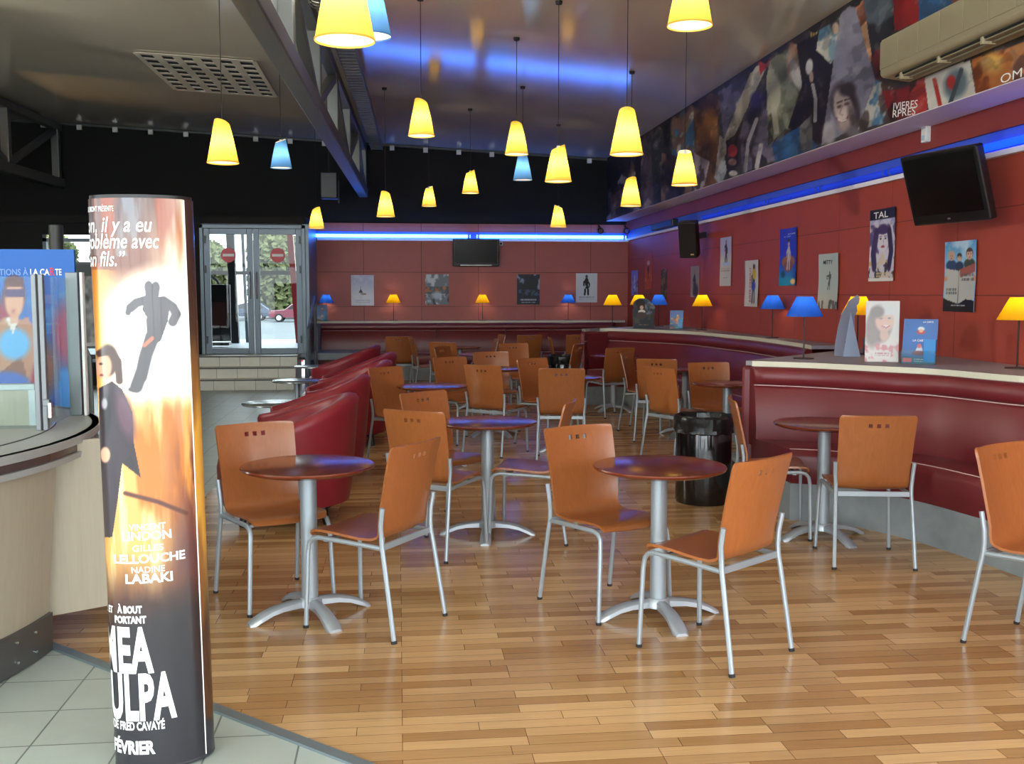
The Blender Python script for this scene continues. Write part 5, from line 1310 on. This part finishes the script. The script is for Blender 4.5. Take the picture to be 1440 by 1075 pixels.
card('film_stand', 'dark cardboard film stand with a pale-dressed woman, on the middle shelf', 'display stand', 905.5, 461.5, .36, .44, p_stand, shape=s_stand, words=(('LE CONTE', .5, .27, .07, .42, 'gold_ink'),) if False else (), lean=.1, turn=.25)
def p_rose(p):
    p.rect(0, 0, 1, 1, (214, 206, 196)); p.rect(0, 0, 1, .38, (222, 210, 196)); p.splat(5, 9, (198, 60, 66), .56, .08, 4, .9, p.Y < .38)
    p.ell(.42, .62, .36, .3, (96, 66, 54), .3); p.ell(.2, .5, .2, .26, (112, 78, 62), .5); p.ell(.56, .68, .27, .2, (220, 166, 138), .25); p.ell(.6, .86, .36, .1, (206, 206, 204), .6); p.ell(.34, .82, .2, .1, (96, 66, 54), .5)
    p.ell(.46, .71, .05, .014, (60, 40, 36)); p.ell(.7, .72, .05, .014, (60, 40, 36)); p.ell(.61, .58, .11, .02, (240, 228, 222)); p.stroke([(.5, .585), (.61, .56), (.72, .59)], .014, (176, 70, 70)); p.ell(.56, .44, .13, .1, (210, 156, 128), .4)
    p.rect(.26, .07, .76, .16, (226, 218, 206)); p.lines(.3, .72, [.125, .09], .022, (170, 44, 56)); p.c *= .8; return p
card('photo_card', 'tall glossy card of a smiling woman above red flowers, on the near shelf', 'card', 1239.5, 509, .24, .46, p_rose, lean=.1, turn=.05)
def p_blue(p, brown=False):
    p.rect(0, 0, 1, 1, (38, 92, 160)).gradv(.4, 0, (36, 84, 130)); p.ell(.5, .6, .5, .3, (40, 104, 180), .9, a=.6)
    if brown: p.ell(.5, .42, .3, .16, (176, 70, 44), .5); p.ell(.6, .6, .12, .12, (196, 120, 70), .5); p.ell(.3, .3, .16, .12, (60, 84, 150), .5); p.splat(7, 7, (210, 160, 90), .62, .06, 3, .8, p.Y < .6); p.ell(.58, .72, .07, .05, (214, 170, 140), .3)
    else:
        p.ell(.52, .78, .1, .05, (206, 206, 210), .4); p.ell(.52, .71, .13, .05, (176, 60, 66), .4); p.ell(.52, .74, .06, .04, (210, 160, 130), .3)
        p.poly([(.36, .22), (.64, .22), (.54, .44), (.48, .44)], (190, 190, 200)); p.ell(.5, .4, .06, .05, (190, 90, 80)); p.ell(.5, .24, .2, .05, (110, 40, 60), .5)
    p.rect(0, 0, 1, .15, (44, 92, 112)); p.rect(.04, .03, .3, .13, (206, 90, 96)); p.lines(.36, .9, [.09, .05], .02, (190, 200, 206)); return p
def holder(label, px, py, w, h, brown, z=LZ, turn=0.0, words=()):
    t = card('leaflet_holder', label, 'leaflet holder', px, py, w, h, lambda p: p_blue(p, brown), z, .14, turn, words=words, group='blue leaflet holders')
    pk_ = MB(); pk_.box((0, -.018, .05), (w, .004, .1)); pk_.box((0, .0, .004), (w, .04, .006)); pk_.box((-w / 2, -.004, .05), (.003, .03, .1)); pk_.box((w / 2, -.004, .05), (.003, .03, .1))
    ob('leaflet_pocket', pk_, 'glass', t, smooth=0)
    lf = MB().box((w * .32, .004, h * .3), (w * .34, .012, h * .5)); ob('leaflet', lf, mat('cyan_leaflet', (40, 132, 200), rough=0.4), t, smooth=0)
    return t
holder('blue leaflet holder on the near shelf, right of the glossy card', 1291, 512, .24, .33, False, words=(('LA CARTE', .72, .92, .035, .3, 'white_ink'), ('LA CARTE', .5, .5, .045, .4, 'white_ink')), turn=-.25)
holder('small blue leaflet holder with warm figures on the middle shelf', 951, 463, .19, .27, True, turn=-.1)
p = ony(455, 455, 19.5)
holder('small blue leaflet holder at the left end of the far shelf', 454, 457.5, .2, .3, False, 1.045)
[o for o in COL.objects if o.get('label', '') == 'small blue leaflet holder at the left end of the far shelf'][0].location = (ony(453, 450, 19.36).x, 19.36, 1.0455)
# grey card stand seen from its back
p = at_shelf(1190, 501); t = thing('cardboard_stand', 'grey cardboard cut-out stand seen from behind, its easel strut towards the camera', 'display stand', p, facing(p, .1))
mb = MB(); out = [(x * 1.12, z * 1.2) for x, z in [(-.085, 0), (-.08, .08), (-.06, .2), (-.035, .29), (.0, .345), (.012, .375), (.045, .40), (.075, .42), (.09, .40), (.085, .36), (.07, .345), (.075, .31), (.055, .27), (.06, .2), (.04, .12), (.05, 0)]]
n = len(out); k = .06
mb.add([(x, z * k * 2 + .02, z) for x, z in out], [tuple(range(n))]); ob('cutout_board', mb, mat('grey_card', (122, 124, 142), rough=0.7), t, smooth=0, solid=.005)
mb = MB(); mb.add([(.03, .36 * .12, .36), (.105, -.05, 0), (-.035, -.09, 0)], [(0, 1, 2)]); ob('easel_strut', mb, mat('pale_blue_card', (160, 178, 204), rough=0.7), t, smooth=0, solid=.004)
mb = MB(); mb.tube([(-.005, -.03, .115), (-.006, -.036, .115)], .012, 10); ob('tab', mb, 'dark_ink', t)
p2 = at_shelf(1221, 498.5); t = thing('folded_card', 'dark teal folded card tucked between the grey stand and the glossy card', 'card', p2, facing(p2))
ob('card_sheet', MB().box((0, 0, .07), (.09, .006, .14)), mat('dark_teal_card', (52, 76, 92), rough=0.5), t, smooth=0, bevel=.002); ob('support', MB().bar((.0, .03, 0), (.03, 0, .2), .02, .004), mat('grey_blue_card', (96, 116, 132), rough=0.5), t, smooth=0)
# ================================================================== POSTER COLUMN (left foreground)
TA, TBx, TH = .1585, .10, 1.905
tc_ = fl(224, 1083); base = Vector((tc_.x, tc_.y + TBx, 0))
TROT = math.atan2(base.x, base.y) * -1 + .02
col = thing('poster_column', 'tall oval advertising column wrapped in a fiery orange film poster', 'advertising column', base, TROT)
col.rotation_euler = (0, math.radians(-.75), TROT)
# arc-length table of the oval, angle -90 deg = towards the camera
_an = [math.radians(-90 - 180 + 360 * k / 1440) for k in range(1441)]
_ar = [0.0]
for k in range(1440):
    a, b = _an[k], _an[k + 1]
    _ar.append(_ar[-1] + math.hypot(TA * (math.cos(b) - math.cos(a)), TBx * (math.sin(b) - math.sin(a))))
_mid = _ar[720]
def ang(u):
    u = u + _mid; lo, hi = 0, 1440
    while hi - lo > 1:
        m_ = (lo + hi) // 2
        if _ar[m_] <= u: lo = m_
        else: hi = m_
    f = (u - _ar[lo]) / (_ar[hi] - _ar[lo]); return _an[lo] * (1 - f) + _an[hi] * f
def onoval(u, z, off=0.0):
    a = ang(u); n = Vector((math.cos(a) / TA, math.sin(a) / TBx)).normalized()
    return Vector((TA * math.cos(a) + n.x * off, TBx * math.sin(a) + n.y * off, z))
RM = Matrix.Translation(base) @ col.rotation_euler.to_matrix().to_4x4()
def ovpx(u, z): w_ = RM @ onoval(u, z); return proj(*w_)
UR = .155; UL = -.27
def find(px, py):
    u, z = 0.0, 1.0
    for _ in range(12):
        x, y = ovpx(u, z); e = 1e-3
        xu, yu = ovpx(u + e, z); xz, yz = ovpx(u, z + e)
        a, b, c, d = (xu - x) / e, (xz - x) / e, (yu - y) / e, (yz - y) / e; D = a * d - b * c
        du = ((px - x) * d - (py - y) * b) / D; dz = ((py - y) * a - (px - x) * c) / D
        u = max(-.19, min(.19, u + max(-.05, min(.05, du)))); z += max(-.3, min(.3, dz))
    return u, z
_, ZT = find(200, 277)
TH = ZT
oval = [(TA * .985 * math.cos(2 * PI * k / 64), TBx * .985 * math.sin(2 * PI * k / 64)) for k in range(64)]
ob('core', MB().prism(oval, .008, TH - .002), 'black_plastic', col, smooth=40)
ov2 = [(TA * 1.012 * math.cos(2 * PI * k / 64), TBx * 1.015 * math.sin(2 * PI * k / 64)) for k in range(64)]
ob('base_ring', MB().prism(ov2, 0, .014), mat('dark_grey_plastic', (46, 46, 50), rough=0.4), col, smooth=40, bevel=.004)
ob('top_cap', MB().prism(oval, TH - .002, TH + .008), 'black_plastic', col, smooth=40)
def flame(U, V, pts, uv):
    q = np.array([proj(*(RM @ Vector(p))) for p in pts]).reshape(U.shape + (2,))
    u, z = uv
    p = Paint(q[..., 0], q[..., 1], (255, 246, 216)); s = Paint(u * 10, z * 4, (0, 0, 0))
    f1 = s.fnoise(1.6, .5, 3); f2 = s.fnoise(3, 1.2, 8)
    hot = (255, 246, 214); yel = (232, 176, 64); org = (172, 92, 26); brn = (70, 40, 28); dk = (34, 30, 33)
    # upper smoke
    p.mixin(np.clip((430 - p.Y) / 56, 0, 1) * np.clip((256 - p.X + 40 * (f1 - .5)) / 52, 0, 1), (104, 54, 30))
    p.mixin(np.clip((345 - p.Y) / 60, 0, 1) * np.clip((250 - p.X + 90 * (f1 - .5)) / 60, 0, 1), (66, 46, 44))
    p.mixin(np.clip((f2 - .5) / .15, 0, 1) * (p.Y < 360) * np.clip((250 - p.X) / 60, 0, .6), (120, 132, 146)); p.mixin(np.clip((f1 - .55) / .1, 0, 1) * np.clip((400 - p.Y) / 120, 0, .8) , (150, 64, 28))
    p.mixin(np.clip((330 - p.Y) / 60, 0, 1) * np.clip((p.X - 220) / 40, 0, .75), (176, 158, 150))
    # left amber edge and flare
    p.mixin(np.clip((165 - p.X) / 34, 0, 1) * (p.Y > 380) * .9, yel); p.mixin(np.clip((148 - p.X) / 16, 0, 1) * (p.Y > 370) * .7, org)
    p.ell(214, 470, 54, 84, (255, 255, 248), .5); p.ell(232, 520, 46, 62, (255, 252, 236), .8)
    # ground
    g = np.clip((p.Y - 548) / 30, 0, 1); p.mixin(g * .85, (206, 142, 66)); p.mixin(g * np.clip((f2 - .52) / .12, 0, 1), (246, 206, 140)); p.mixin(g * np.clip((f1 - .5) / .12, 0, 1) * .75, org)
    p.mixin(np.clip((p.X - 225) / 50, 0, 1) * np.clip((p.Y - 560) / 80, 0, 1) * np.clip((f2 - .42) / .2, 0, 1), (104, 52, 42))
    p.mixin(np.clip((p.Y - 690) / 90, 0, 1) * np.clip((p.X - 205 + 60 * (f1 - .5)) / 60, 0, 1), (82, 48, 46))
    p.stroke([(176, 694), (222, 706), (262, 722)], 3, (84, 44, 30), .8)
    p.mixin(np.clip((p.Y - 790 - 50 * (f1 - .5)) / 70, 0, 1), brn); p.mixin(np.clip((p.Y - 835 + .35 * (p.X - 200) - 30 * (f2 - .5)) / 50, 0, 1), dk); p.mixin(np.clip((p.Y - 905) / 60, 0, 1), (34, 32, 38))
    # dark running figure (plain silhouette)
    sil = (60, 56, 60)
    p.ell(209, 404, 6, 9, sil, .2); p.ell(219, 405, 6, 9, sil, .2); p.ell(214, 412, 10, 12, sil, .15)
    p.poly([(203, 419), (226, 417), (240, 424), (236, 452), (226, 480), (214, 486), (206, 470), (206, 446), (200, 436)], sil)
    p.stroke([(206, 422), (192, 426), (184, 433)], 6.5, sil); p.stroke([(182, 432), (180, 440)], 4, sil); p.stroke([(230, 423), (243, 432), (248, 442), (243, 453)], 6.5, sil)
    p.stroke([(217, 470), (206, 498), (200, 522), (192, 544)], 9, sil); p.stroke([(212, 474), (203, 505), (199, 530)], 8, sil); p.ell(188, 548, 8, 4, sil, .3)
    p.stroke([(203, 486), (214, 476)], 2.5, (196, 96, 70), .8)
    # dark-clothed figure at the lower left
    p.ell(152, 507, 15, 23, (70, 46, 34), .25); p.ell(146, 516, 11, 18, (206, 150, 120), .25); p.stroke([(140, 497), (156, 494), (166, 508), (168, 536)], 5, (64, 40, 32)); p.ell(142, 512, 3, 1.6, (60, 40, 36), .3); p.ell(143, 528, 3, 2, (130, 60, 56), .3)
    p.poly([(139, 546), (158, 536), (172, 548), (186, 580), (188, 622), (198, 672), (172, 652), (166, 700), (158, 756), (147, 756), (143, 690), (140, 620)], (44, 32, 40))
    p.ell(176, 584, 11, 34, (84, 56, 70), .7, -.25); p.ell(150, 580, 6, 30, (24, 22, 26), .5); p.poly([(172, 650), (198, 672), (184, 640)], (36, 28, 32)); p.ell(148, 640, 7, 11, (210, 160, 130), .3)
    p.ell(147, 568, 4, 8, (150, 146, 150), .6)
    return p.c
def strip(name, u0, u1, nu, nv, paint, label=None):
    us = np.linspace(u0, u1, nu); zs = np.linspace(.012, TH - .003, nv); U, V = np.meshgrid(us, zs)
    cache = [onoval(u, 0, .0012) for u in us]; mb = MB(); pts = [(c.x, c.y, z) for z in zs for c in cache]
    mb.add(pts, [(j * nu + i, j * nu + i + 1, (j + 1) * nu + i + 1, (j + 1) * nu + i) for j in range(nv - 1) for i in range(nu - 1)])
    o = ob(name, mb, 'print_gloss', col, smooth=60, fix=False, label=label)
    C = np.clip(paint(U, V, pts, (U, V)) / 255.0, 0, 1); C = np.where(C <= 0.04045, C / 12.92, ((C + 0.055) / 1.055) ** 2.4)
    A = np.ones((nu * nv, 4), np.float32); A[:, :3] = C.reshape(-1, 3)
    o.data.color_attributes.new('Col', 'FLOAT_COLOR', 'POINT').data.foreach_set('color', A.ravel()); return o
def back_paint(U, V, pts, uv):
    p = Paint(U * 10, V, (62, 44, 34)); f = p.fnoise(2, 3, 5)
    p.mixin(np.clip((.5 - abs(p.Y - .95)) / .3, 0, 1), (206, 150, 60)); p.mixin(np.clip((f - .5) / .12, 0, 1) * .7, (120, 74, 40)); p.mixin(np.clip((p.Y - 1.45) / .2, 0, 1), (52, 36, 30)); p.mixin(np.clip((.5 - p.Y) / .2, 0, 1), (70, 44, 30)); p.mixin((p.Y < .13) * 1.0, (40, 40, 46))
    return p.c
u_edge, _ = find(271.5, 640)
fp = strip('front_poster', -.235, u_edge, 190, 620, flame)
strip('back_poster', u_edge + .004, u_edge + .32, 60, 200, back_paint, 'dark brown and amber poster round the back')
sm_ = MB(); sm_.tube([onoval(u_edge + .002, z, .002) for z in (.014, .5, 1.0, 1.5, TH - .005)], .0022, 5); ob('poster_seam', sm_, 'white_ink', col)
def put(txt, right, base_, cap_px, wid_px=None, bold=.03, shear=0.0, m='white_ink', sq=None, spacing=1.0):
    """right = pixel (x, y) where the line ends on its baseline"""
    u1, z1 = find(right, base_); d = (RM @ onoval(u1, z1)).length; k = d / FPX
    mb = MB(); cap = cap_px * k
    lettering(mb, txt, lambda x, y: onoval(u1 + x, z1 + y, .0028), cap, 'R', width=wid_px * k if wid_px else None, bold=bold, shear=shear, step=.012 * .73 / max(cap, .004) if cap > .02 else 0, spacing=spacing)
    mb.v = [tuple(v) for v in mb.v]
    ob('lettering', mb, m, fp, smooth=0)
put('GAUMONT PRÉSENTE', 160, 297, 6, 42, .01)
put('“ Simon, il y a eu', 214, 326, 17, 124, .012, .25); put('un problème avec', 224, 349, 17, 122, .012, .25); put('ton fils.”', 177, 374, 17, 60, .012, .25)
put('VINCENT', 233, 743, 8, 46, .02); put('LINDON', 241, 756, 11, 62, .03); put('GILLES', 230, 773, 8, 39, .015); put('LELLOUCHE', 260, 785, 11, 92, .03); put('NADINE', 232, 803, 8, 42, .015); put('LABAKI', 243, 816, 12, 60, .03)
put('À BOUT', 200, 862, 9, 34, .05); put('PORTANT', 206, 876, 9, 44, .05); put('POUR ELLE  ET', 160, 862, 9, 60, .03)
put('MEA', 217, 943, 58, 80, .04, spacing=1.06); put('CULPA', 249, 1005, 60, 126, .04, spacing=1.06)
put('UN FILM DE FRED CAVAYÉ', 232, 1024, 11, 116, .035); put('5 FÉVRIER', 219, 1059, 17, 80, .045)

# ================================================================== COUNTER
CX, CY, RX, RY, CZ = -2.62, 4.78, 1.2, 1.5, .935
cnt = thing('counter', 'curved pale wood service counter with a grey top and metal edge', 'counter', (CX, CY, 0))
def ell(s, k=96, a0=0, a1=2 * PI): return [(RX * s * math.cos(a0 + (a1 - a0) * i / k), RY * s * math.sin(a0 + (a1 - a0) * i / k)) for i in range(k)]
ob('counter_top', MB().prism(ell(1.0), CZ - .012, CZ), mat('grey_counter_top', (166, 168, 162), rough=0.4), cnt, smooth=40)
def band(s0, s1, z0, z1, name, m, a0=0, a1=2 * PI):
    rings = [];k = 96
    mb = MB(); vs = []; fs = []
    for i in range(k + 1):
        a = a0 + (a1 - a0) * i / k; c, s = RX * math.cos(a), RY * math.sin(a)
        rings.append([(c * (s1 - .03), s * (s1 - .03), z1), (c * s1, s * s1, z1), (c * s0, s * s0, z0), (c * (s0 - .03), s * (s0 - .03), z0)])
    mb.loft(rings, cap=abs(a1 - a0) < 6.2); return ob(name, mb, m, cnt, smooth=40)
M['counter_metal'] = mat('brushed_counter_edge', (168, 172, 170), rough=0.4, metal=0.25)
band(1.002, 1.004, CZ - .035, CZ - .0, 'upper_edge', 'counter_metal'); band(.985, .985, CZ - .075, CZ - .034, 'edge_recess', mat('mauve_grey_band', (112, 98, 96), rough=0.25, metal=0.6)); band(.995, .998, CZ - .10, CZ - .074, 'lower_edge', 'counter_metal')
A0, A1 = math.radians(-178), math.radians(-7)
band(.905, .955, .17, CZ - .095, 'front_panel', 'lightwood', A0, A1); k_ = band(.915, .92, 0, .17, 'kick_plate', mat('dark_metal_kick', (96, 96, 96), rough=0.4, metal=0.6), A0, A1)
sc_ = MB()
for i in range(12):
    for dz in (.045, .13):
        a = math.radians(-75 + i * 5.6); sc_.tube([(RX * .918 * math.cos(a), RY * .918 * math.sin(a), dz), (RX * .9225 * math.cos(a), RY * .9225 * math.sin(a), dz)], .006, 8)
for i in range(12):
    pass
ob('screw_heads', sc_, 'chrome', k_)
a = math.radians(-6); e0 = Vector((RX * .93 * math.cos(a) - .02, RY * .93 * math.sin(a), 0))
ob('end_panel', MB().bar((e0.x - .1, e0.y + .02, .52), (e0.x + .22, e0.y + .22, .52), .03, .78), 'lightwood', cnt, smooth=0)
ob('inner_panel', MB().box((-.25, .5, .42), (1.4, .9, .8)), 'lightwood', cnt, smooth=0, bevel=.004)
# inner raised rim of the top
ri = MB(); ri.tube([(RX * .84 * math.cos(t_), RY * .84 * math.sin(t_), CZ + .001) for t_ in [math.radians(-120 + 140 * i / 40) for i in range(41)]], .004, 5); ob('top_joint', ri, mat('joint_grey', (90, 92, 92), rough=0.5), cnt)

# glass screen standing on the counter
pA, pB = fl(60, 605, CZ), fl(117, 584, CZ); gs = thing('glass_screen', 'glass and aluminium screen standing on the grey counter top', 'screen', (pA.x, pA.y, CZ))
pA, pB = pA - gs.location, pB - gs.location; pA.z = pB.z = 0; hS = onx(54, 386, gs.location.x).z - CZ
ob('post', MB().box((-.012, 0, hS / 2), (.022, .03, hS)), 'post_alu', gs, smooth=0, bevel=.003); ob('rubber_seal', MB().box((.003, 0, hS / 2), (.008, .032, hS)), 'rubber', gs, smooth=0); ob('post', MB().box((.018, 0, hS / 2), (.022, .03, hS)), 'post_alu', gs, smooth=0, bevel=.003)
ob('post', MB().box((pB.x - .03, pB.y, hS / 2 + .01), (.06, .04, hS + .02)), 'post_alu', gs, smooth=0, bevel=.003); ob('post', MB().box((pB.x + .018, pB.y, hS / 2 + .01), (.014, .04, hS + .02)), 'white', gs, smooth=0, bevel=.002)
ob('glass_pane', MB().bar((pA.x + .02, pA.y, hS / 2), (pB.x - .05, pB.y, hS / 2), .008, hS - .02), 'glass', gs, smooth=0)
ob('glass_pane', MB().bar((-.02, 0, hS / 2), (-.95, -.15, hS / 2), .008, hS - .02), 'glass', gs, smooth=0)
lk = ob('lock', MB().box((.03, -.02, .13), (.03, .03, .03)), 'post_alu', gs, smooth=0, bevel=.003); ob('cylinder', MB().tube([(.045, -.025, .13), (.045, -.025, .06)], .012, 12), 'chrome', lk)
p = fl(60, 580, CZ); tg = thing('price_tag', 'small cream tag behind the counter glass', 'tag', (fl(58, 584, CZ)))
ob('tag_card', MB().box((0, 0, .03), (.035, .003, .05)), 'ledge_edge', tg, smooth=0); ob('tag_foot', MB().box((0, .006, .003), (.035, .02, .004)), 'ledge_edge', tg, smooth=0)
p = fl(8, 600, CZ)
cs = thing('counter_cabinet', 'low pale wood cabinet front on the counter, at the left edge', 'cabinet', (p.x - .25, p.y + .05, CZ))
ob('panel', MB().box((0, 0, .085), (.72, .03, .17)), 'lightwood', cs, smooth=0); ob('frame', MB().box((0, 0, .185), (.76, .05, .03)), 'counter_metal', cs, smooth=0, bevel=.003); ob('frame', MB().box((.365, 0, .085), (.03, .045, .17)), 'counter_metal', cs, smooth=0)

# ================================================================== BLUE DISPLAY BOARD behind the counter
DY = 6.55; xr = ony(108, 470, DY).x; zt_ = ony(100, 351, DY).z; Wd = 1.5
bd = thing('display_board', 'large bright blue cardboard display with a masked man in a tan jacket, behind the counter', 'display board', (xr, DY, 0))
def board(U, V, pts):
    q = np.array([proj(*(Vector(p) + bd.location)) for p in pts]).reshape(U.shape + (2,)); p = Paint(q[..., 0], q[..., 1], (26, 96, 178))
    f = Paint(U * 6, V * 6, (0, 0, 0)).fnoise(2, 2, 4)
    p.mixin(np.clip((p.Y - 400) / 60, 0, .5), (24, 84, 150)); p.mixin(np.clip((f - .58) / .1, 0, .5) * (p.Y < 470) * (p.Y > 390), (70, 140, 190))
    p.ell(97, 470, 22, 46, (150, 34, 74), .7); p.ell(-6, 470, 30, 50, (140, 36, 60), .5); p.ell(112, 450, 16, 14, (30, 76, 150), .6)
    p.ell(20, 520, 60, 60, (130, 84, 66), .3); p.poly([(-20, 470), (8, 445), (22, 456), (30, 500), (-20, 540)], (176, 132, 104)); p.poly([(24, 452), (38, 446), (56, 470), (58, 520), (40, 540), (30, 500)], (172, 120, 96))
    p.ell(20, 484, 22, 22, (96, 166, 214), .4); p.poly([(8, 448), (18, 470), (27, 448)], (214, 206, 196))
    p.ell(20, 416, 16, 28, (96, 44, 46), .2); p.ell(20, 422, 13.5, 26, (206, 152, 124), .2); p.rect(7, 407, 34, 418, (74, 50, 96)); p.ell(20, 396, 14, 8, (88, 40, 40), .3); p.ell(19, 438, 4, 1.6, (150, 70, 66), .4); p.rect(13, 440, 27, 456, (198, 142, 114), .8)
    p.ell(56, 505, 8, 14, (214, 160, 110), .4); p.ell(10, 545, 34, 22, (60, 100, 180), .3); p.ell(54, 540, 10, 30, (150, 40, 70), .5)
    p.mixin(np.clip((p.Y - 515) / 10, 0, 1) * (p.X > 84), (16, 120, 196))
    return p.c
sheet('printed_board', lambda u, v: Vector((-Wd + u * Wd, 0, v * zt_)), 150, 150, board, bd, 'print', solid=.03)
ob('support_foot', MB().box((-Wd / 2, .2, .02), (.9, .5, .04)), 'black_plastic', bd, smooth=0); ob('back_strut', MB().bar((-Wd / 2, .05, 1.2), (-Wd / 2, .42, .03), .3, .01), 'white', bd, smooth=0)
def bt(txt, x0, x1, y, cap, m):
    a, b = ony(x0, y, DY) - bd.location, ony(x1, y, DY) - bd.location
    mb = MB(); lettering(mb, txt, flat(a, (1, 0, 0), (0, 0, 1), (0, -1, 0), .004), cap * DY / FPX, 'L', width=(b - a).length, bold=.02); ob('lettering', mb, m, bd, smooth=0)
bt('VOS ATTRACTIONS À', -64, 40, 387, 8, mat('faded_blue_ink', (110, 150, 206), rough=0.5)); bt('LA CA', 43, 70, 387, 8, 'white_ink'); bt('TE', 78, 87, 387, 8, 'white_ink')
bt('R', 71, 77.5, 387.5, 10, 'red_ink')

# dark steel column, easel poster and barrier behind the display
p = ony(79.5, 345, 12.0); struct('pillar', MB().cyl((p.x, 12.0, 0), .075, ony(79, 317, 12).z), 'truss_dark')
ez = thing('easel_poster', 'grey framed poster on a stand between the blue display and the column', 'poster stand', (ony(124, 440, 13.5).x - .1, 13.5, 0))
zt2, zb2 = ony(124, 372, 13.5).z, ony(124, 487, 13.5).z; wz = .62
def pz(p):
    p.rect(0, 0, 1, 1, (96, 98, 96)); p.splat(4, 4, (150, 150, 146), .52, .12, 3); p.stroke([(.3, .95), (.34, .6), (.42, .4), (.36, .1)], .06, (190, 190, 186), .6); p.splat(5, 5, (44, 44, 44), .58, .1, 7); p.rect(0, .86, 1, 1, (40, 50, 48)); p.rect(0, 0, 1, .05, (176, 170, 166)); return p
sheet('printed_poster', lambda u, v: Vector(((u - .5) * wz, -.012, zb2 + (zt2 - zb2) * v)), 40, 60, lambda U, V, q: pz(Paint(U, V, (90, 90, 90))).c, ez)
f = MB(); f.box((0, .01, (zt2 + zb2) / 2), (wz + .06, .03, zt2 - zb2 + .06)); ob('frame', f, 'truss_dark', ez, smooth=0)
ob('stand_leg', MB().tube([(-.2, .02, zb2), (-.22, .02, 0)], .02), 'truss_dark', ez); ob('stand_leg', MB().tube([(.2, .02, zb2), (.22, .02, 0)], .02), 'truss_dark', ez)
br = thing('crowd_barrier', 'dark rack with a curved grey rail between the blue display and the column', 'rack', (ony(122, 500, 11.5).x, 11.5, 0))
zr = ony(122, 488, 11.5).z
ob('rail', MB().tube([(-.35, 0, zr - .04), (-.1, 0, zr), (.0, 0, zr - .03), (.035, 0, zr - .12), (.04, 0, 0)], .02), 'truss', br)
ob('rack_body', MB().box((-.22, .06, zr * .46), (.46, .05, zr * .9)), 'black_plastic', br, smooth=0)
q = MB()
for k in range(5): q.box((-.2, .025, .14 + k * .17), (.36, .012, .012))
ob('shelf_bar', q, 'chrome', br, smooth=0)
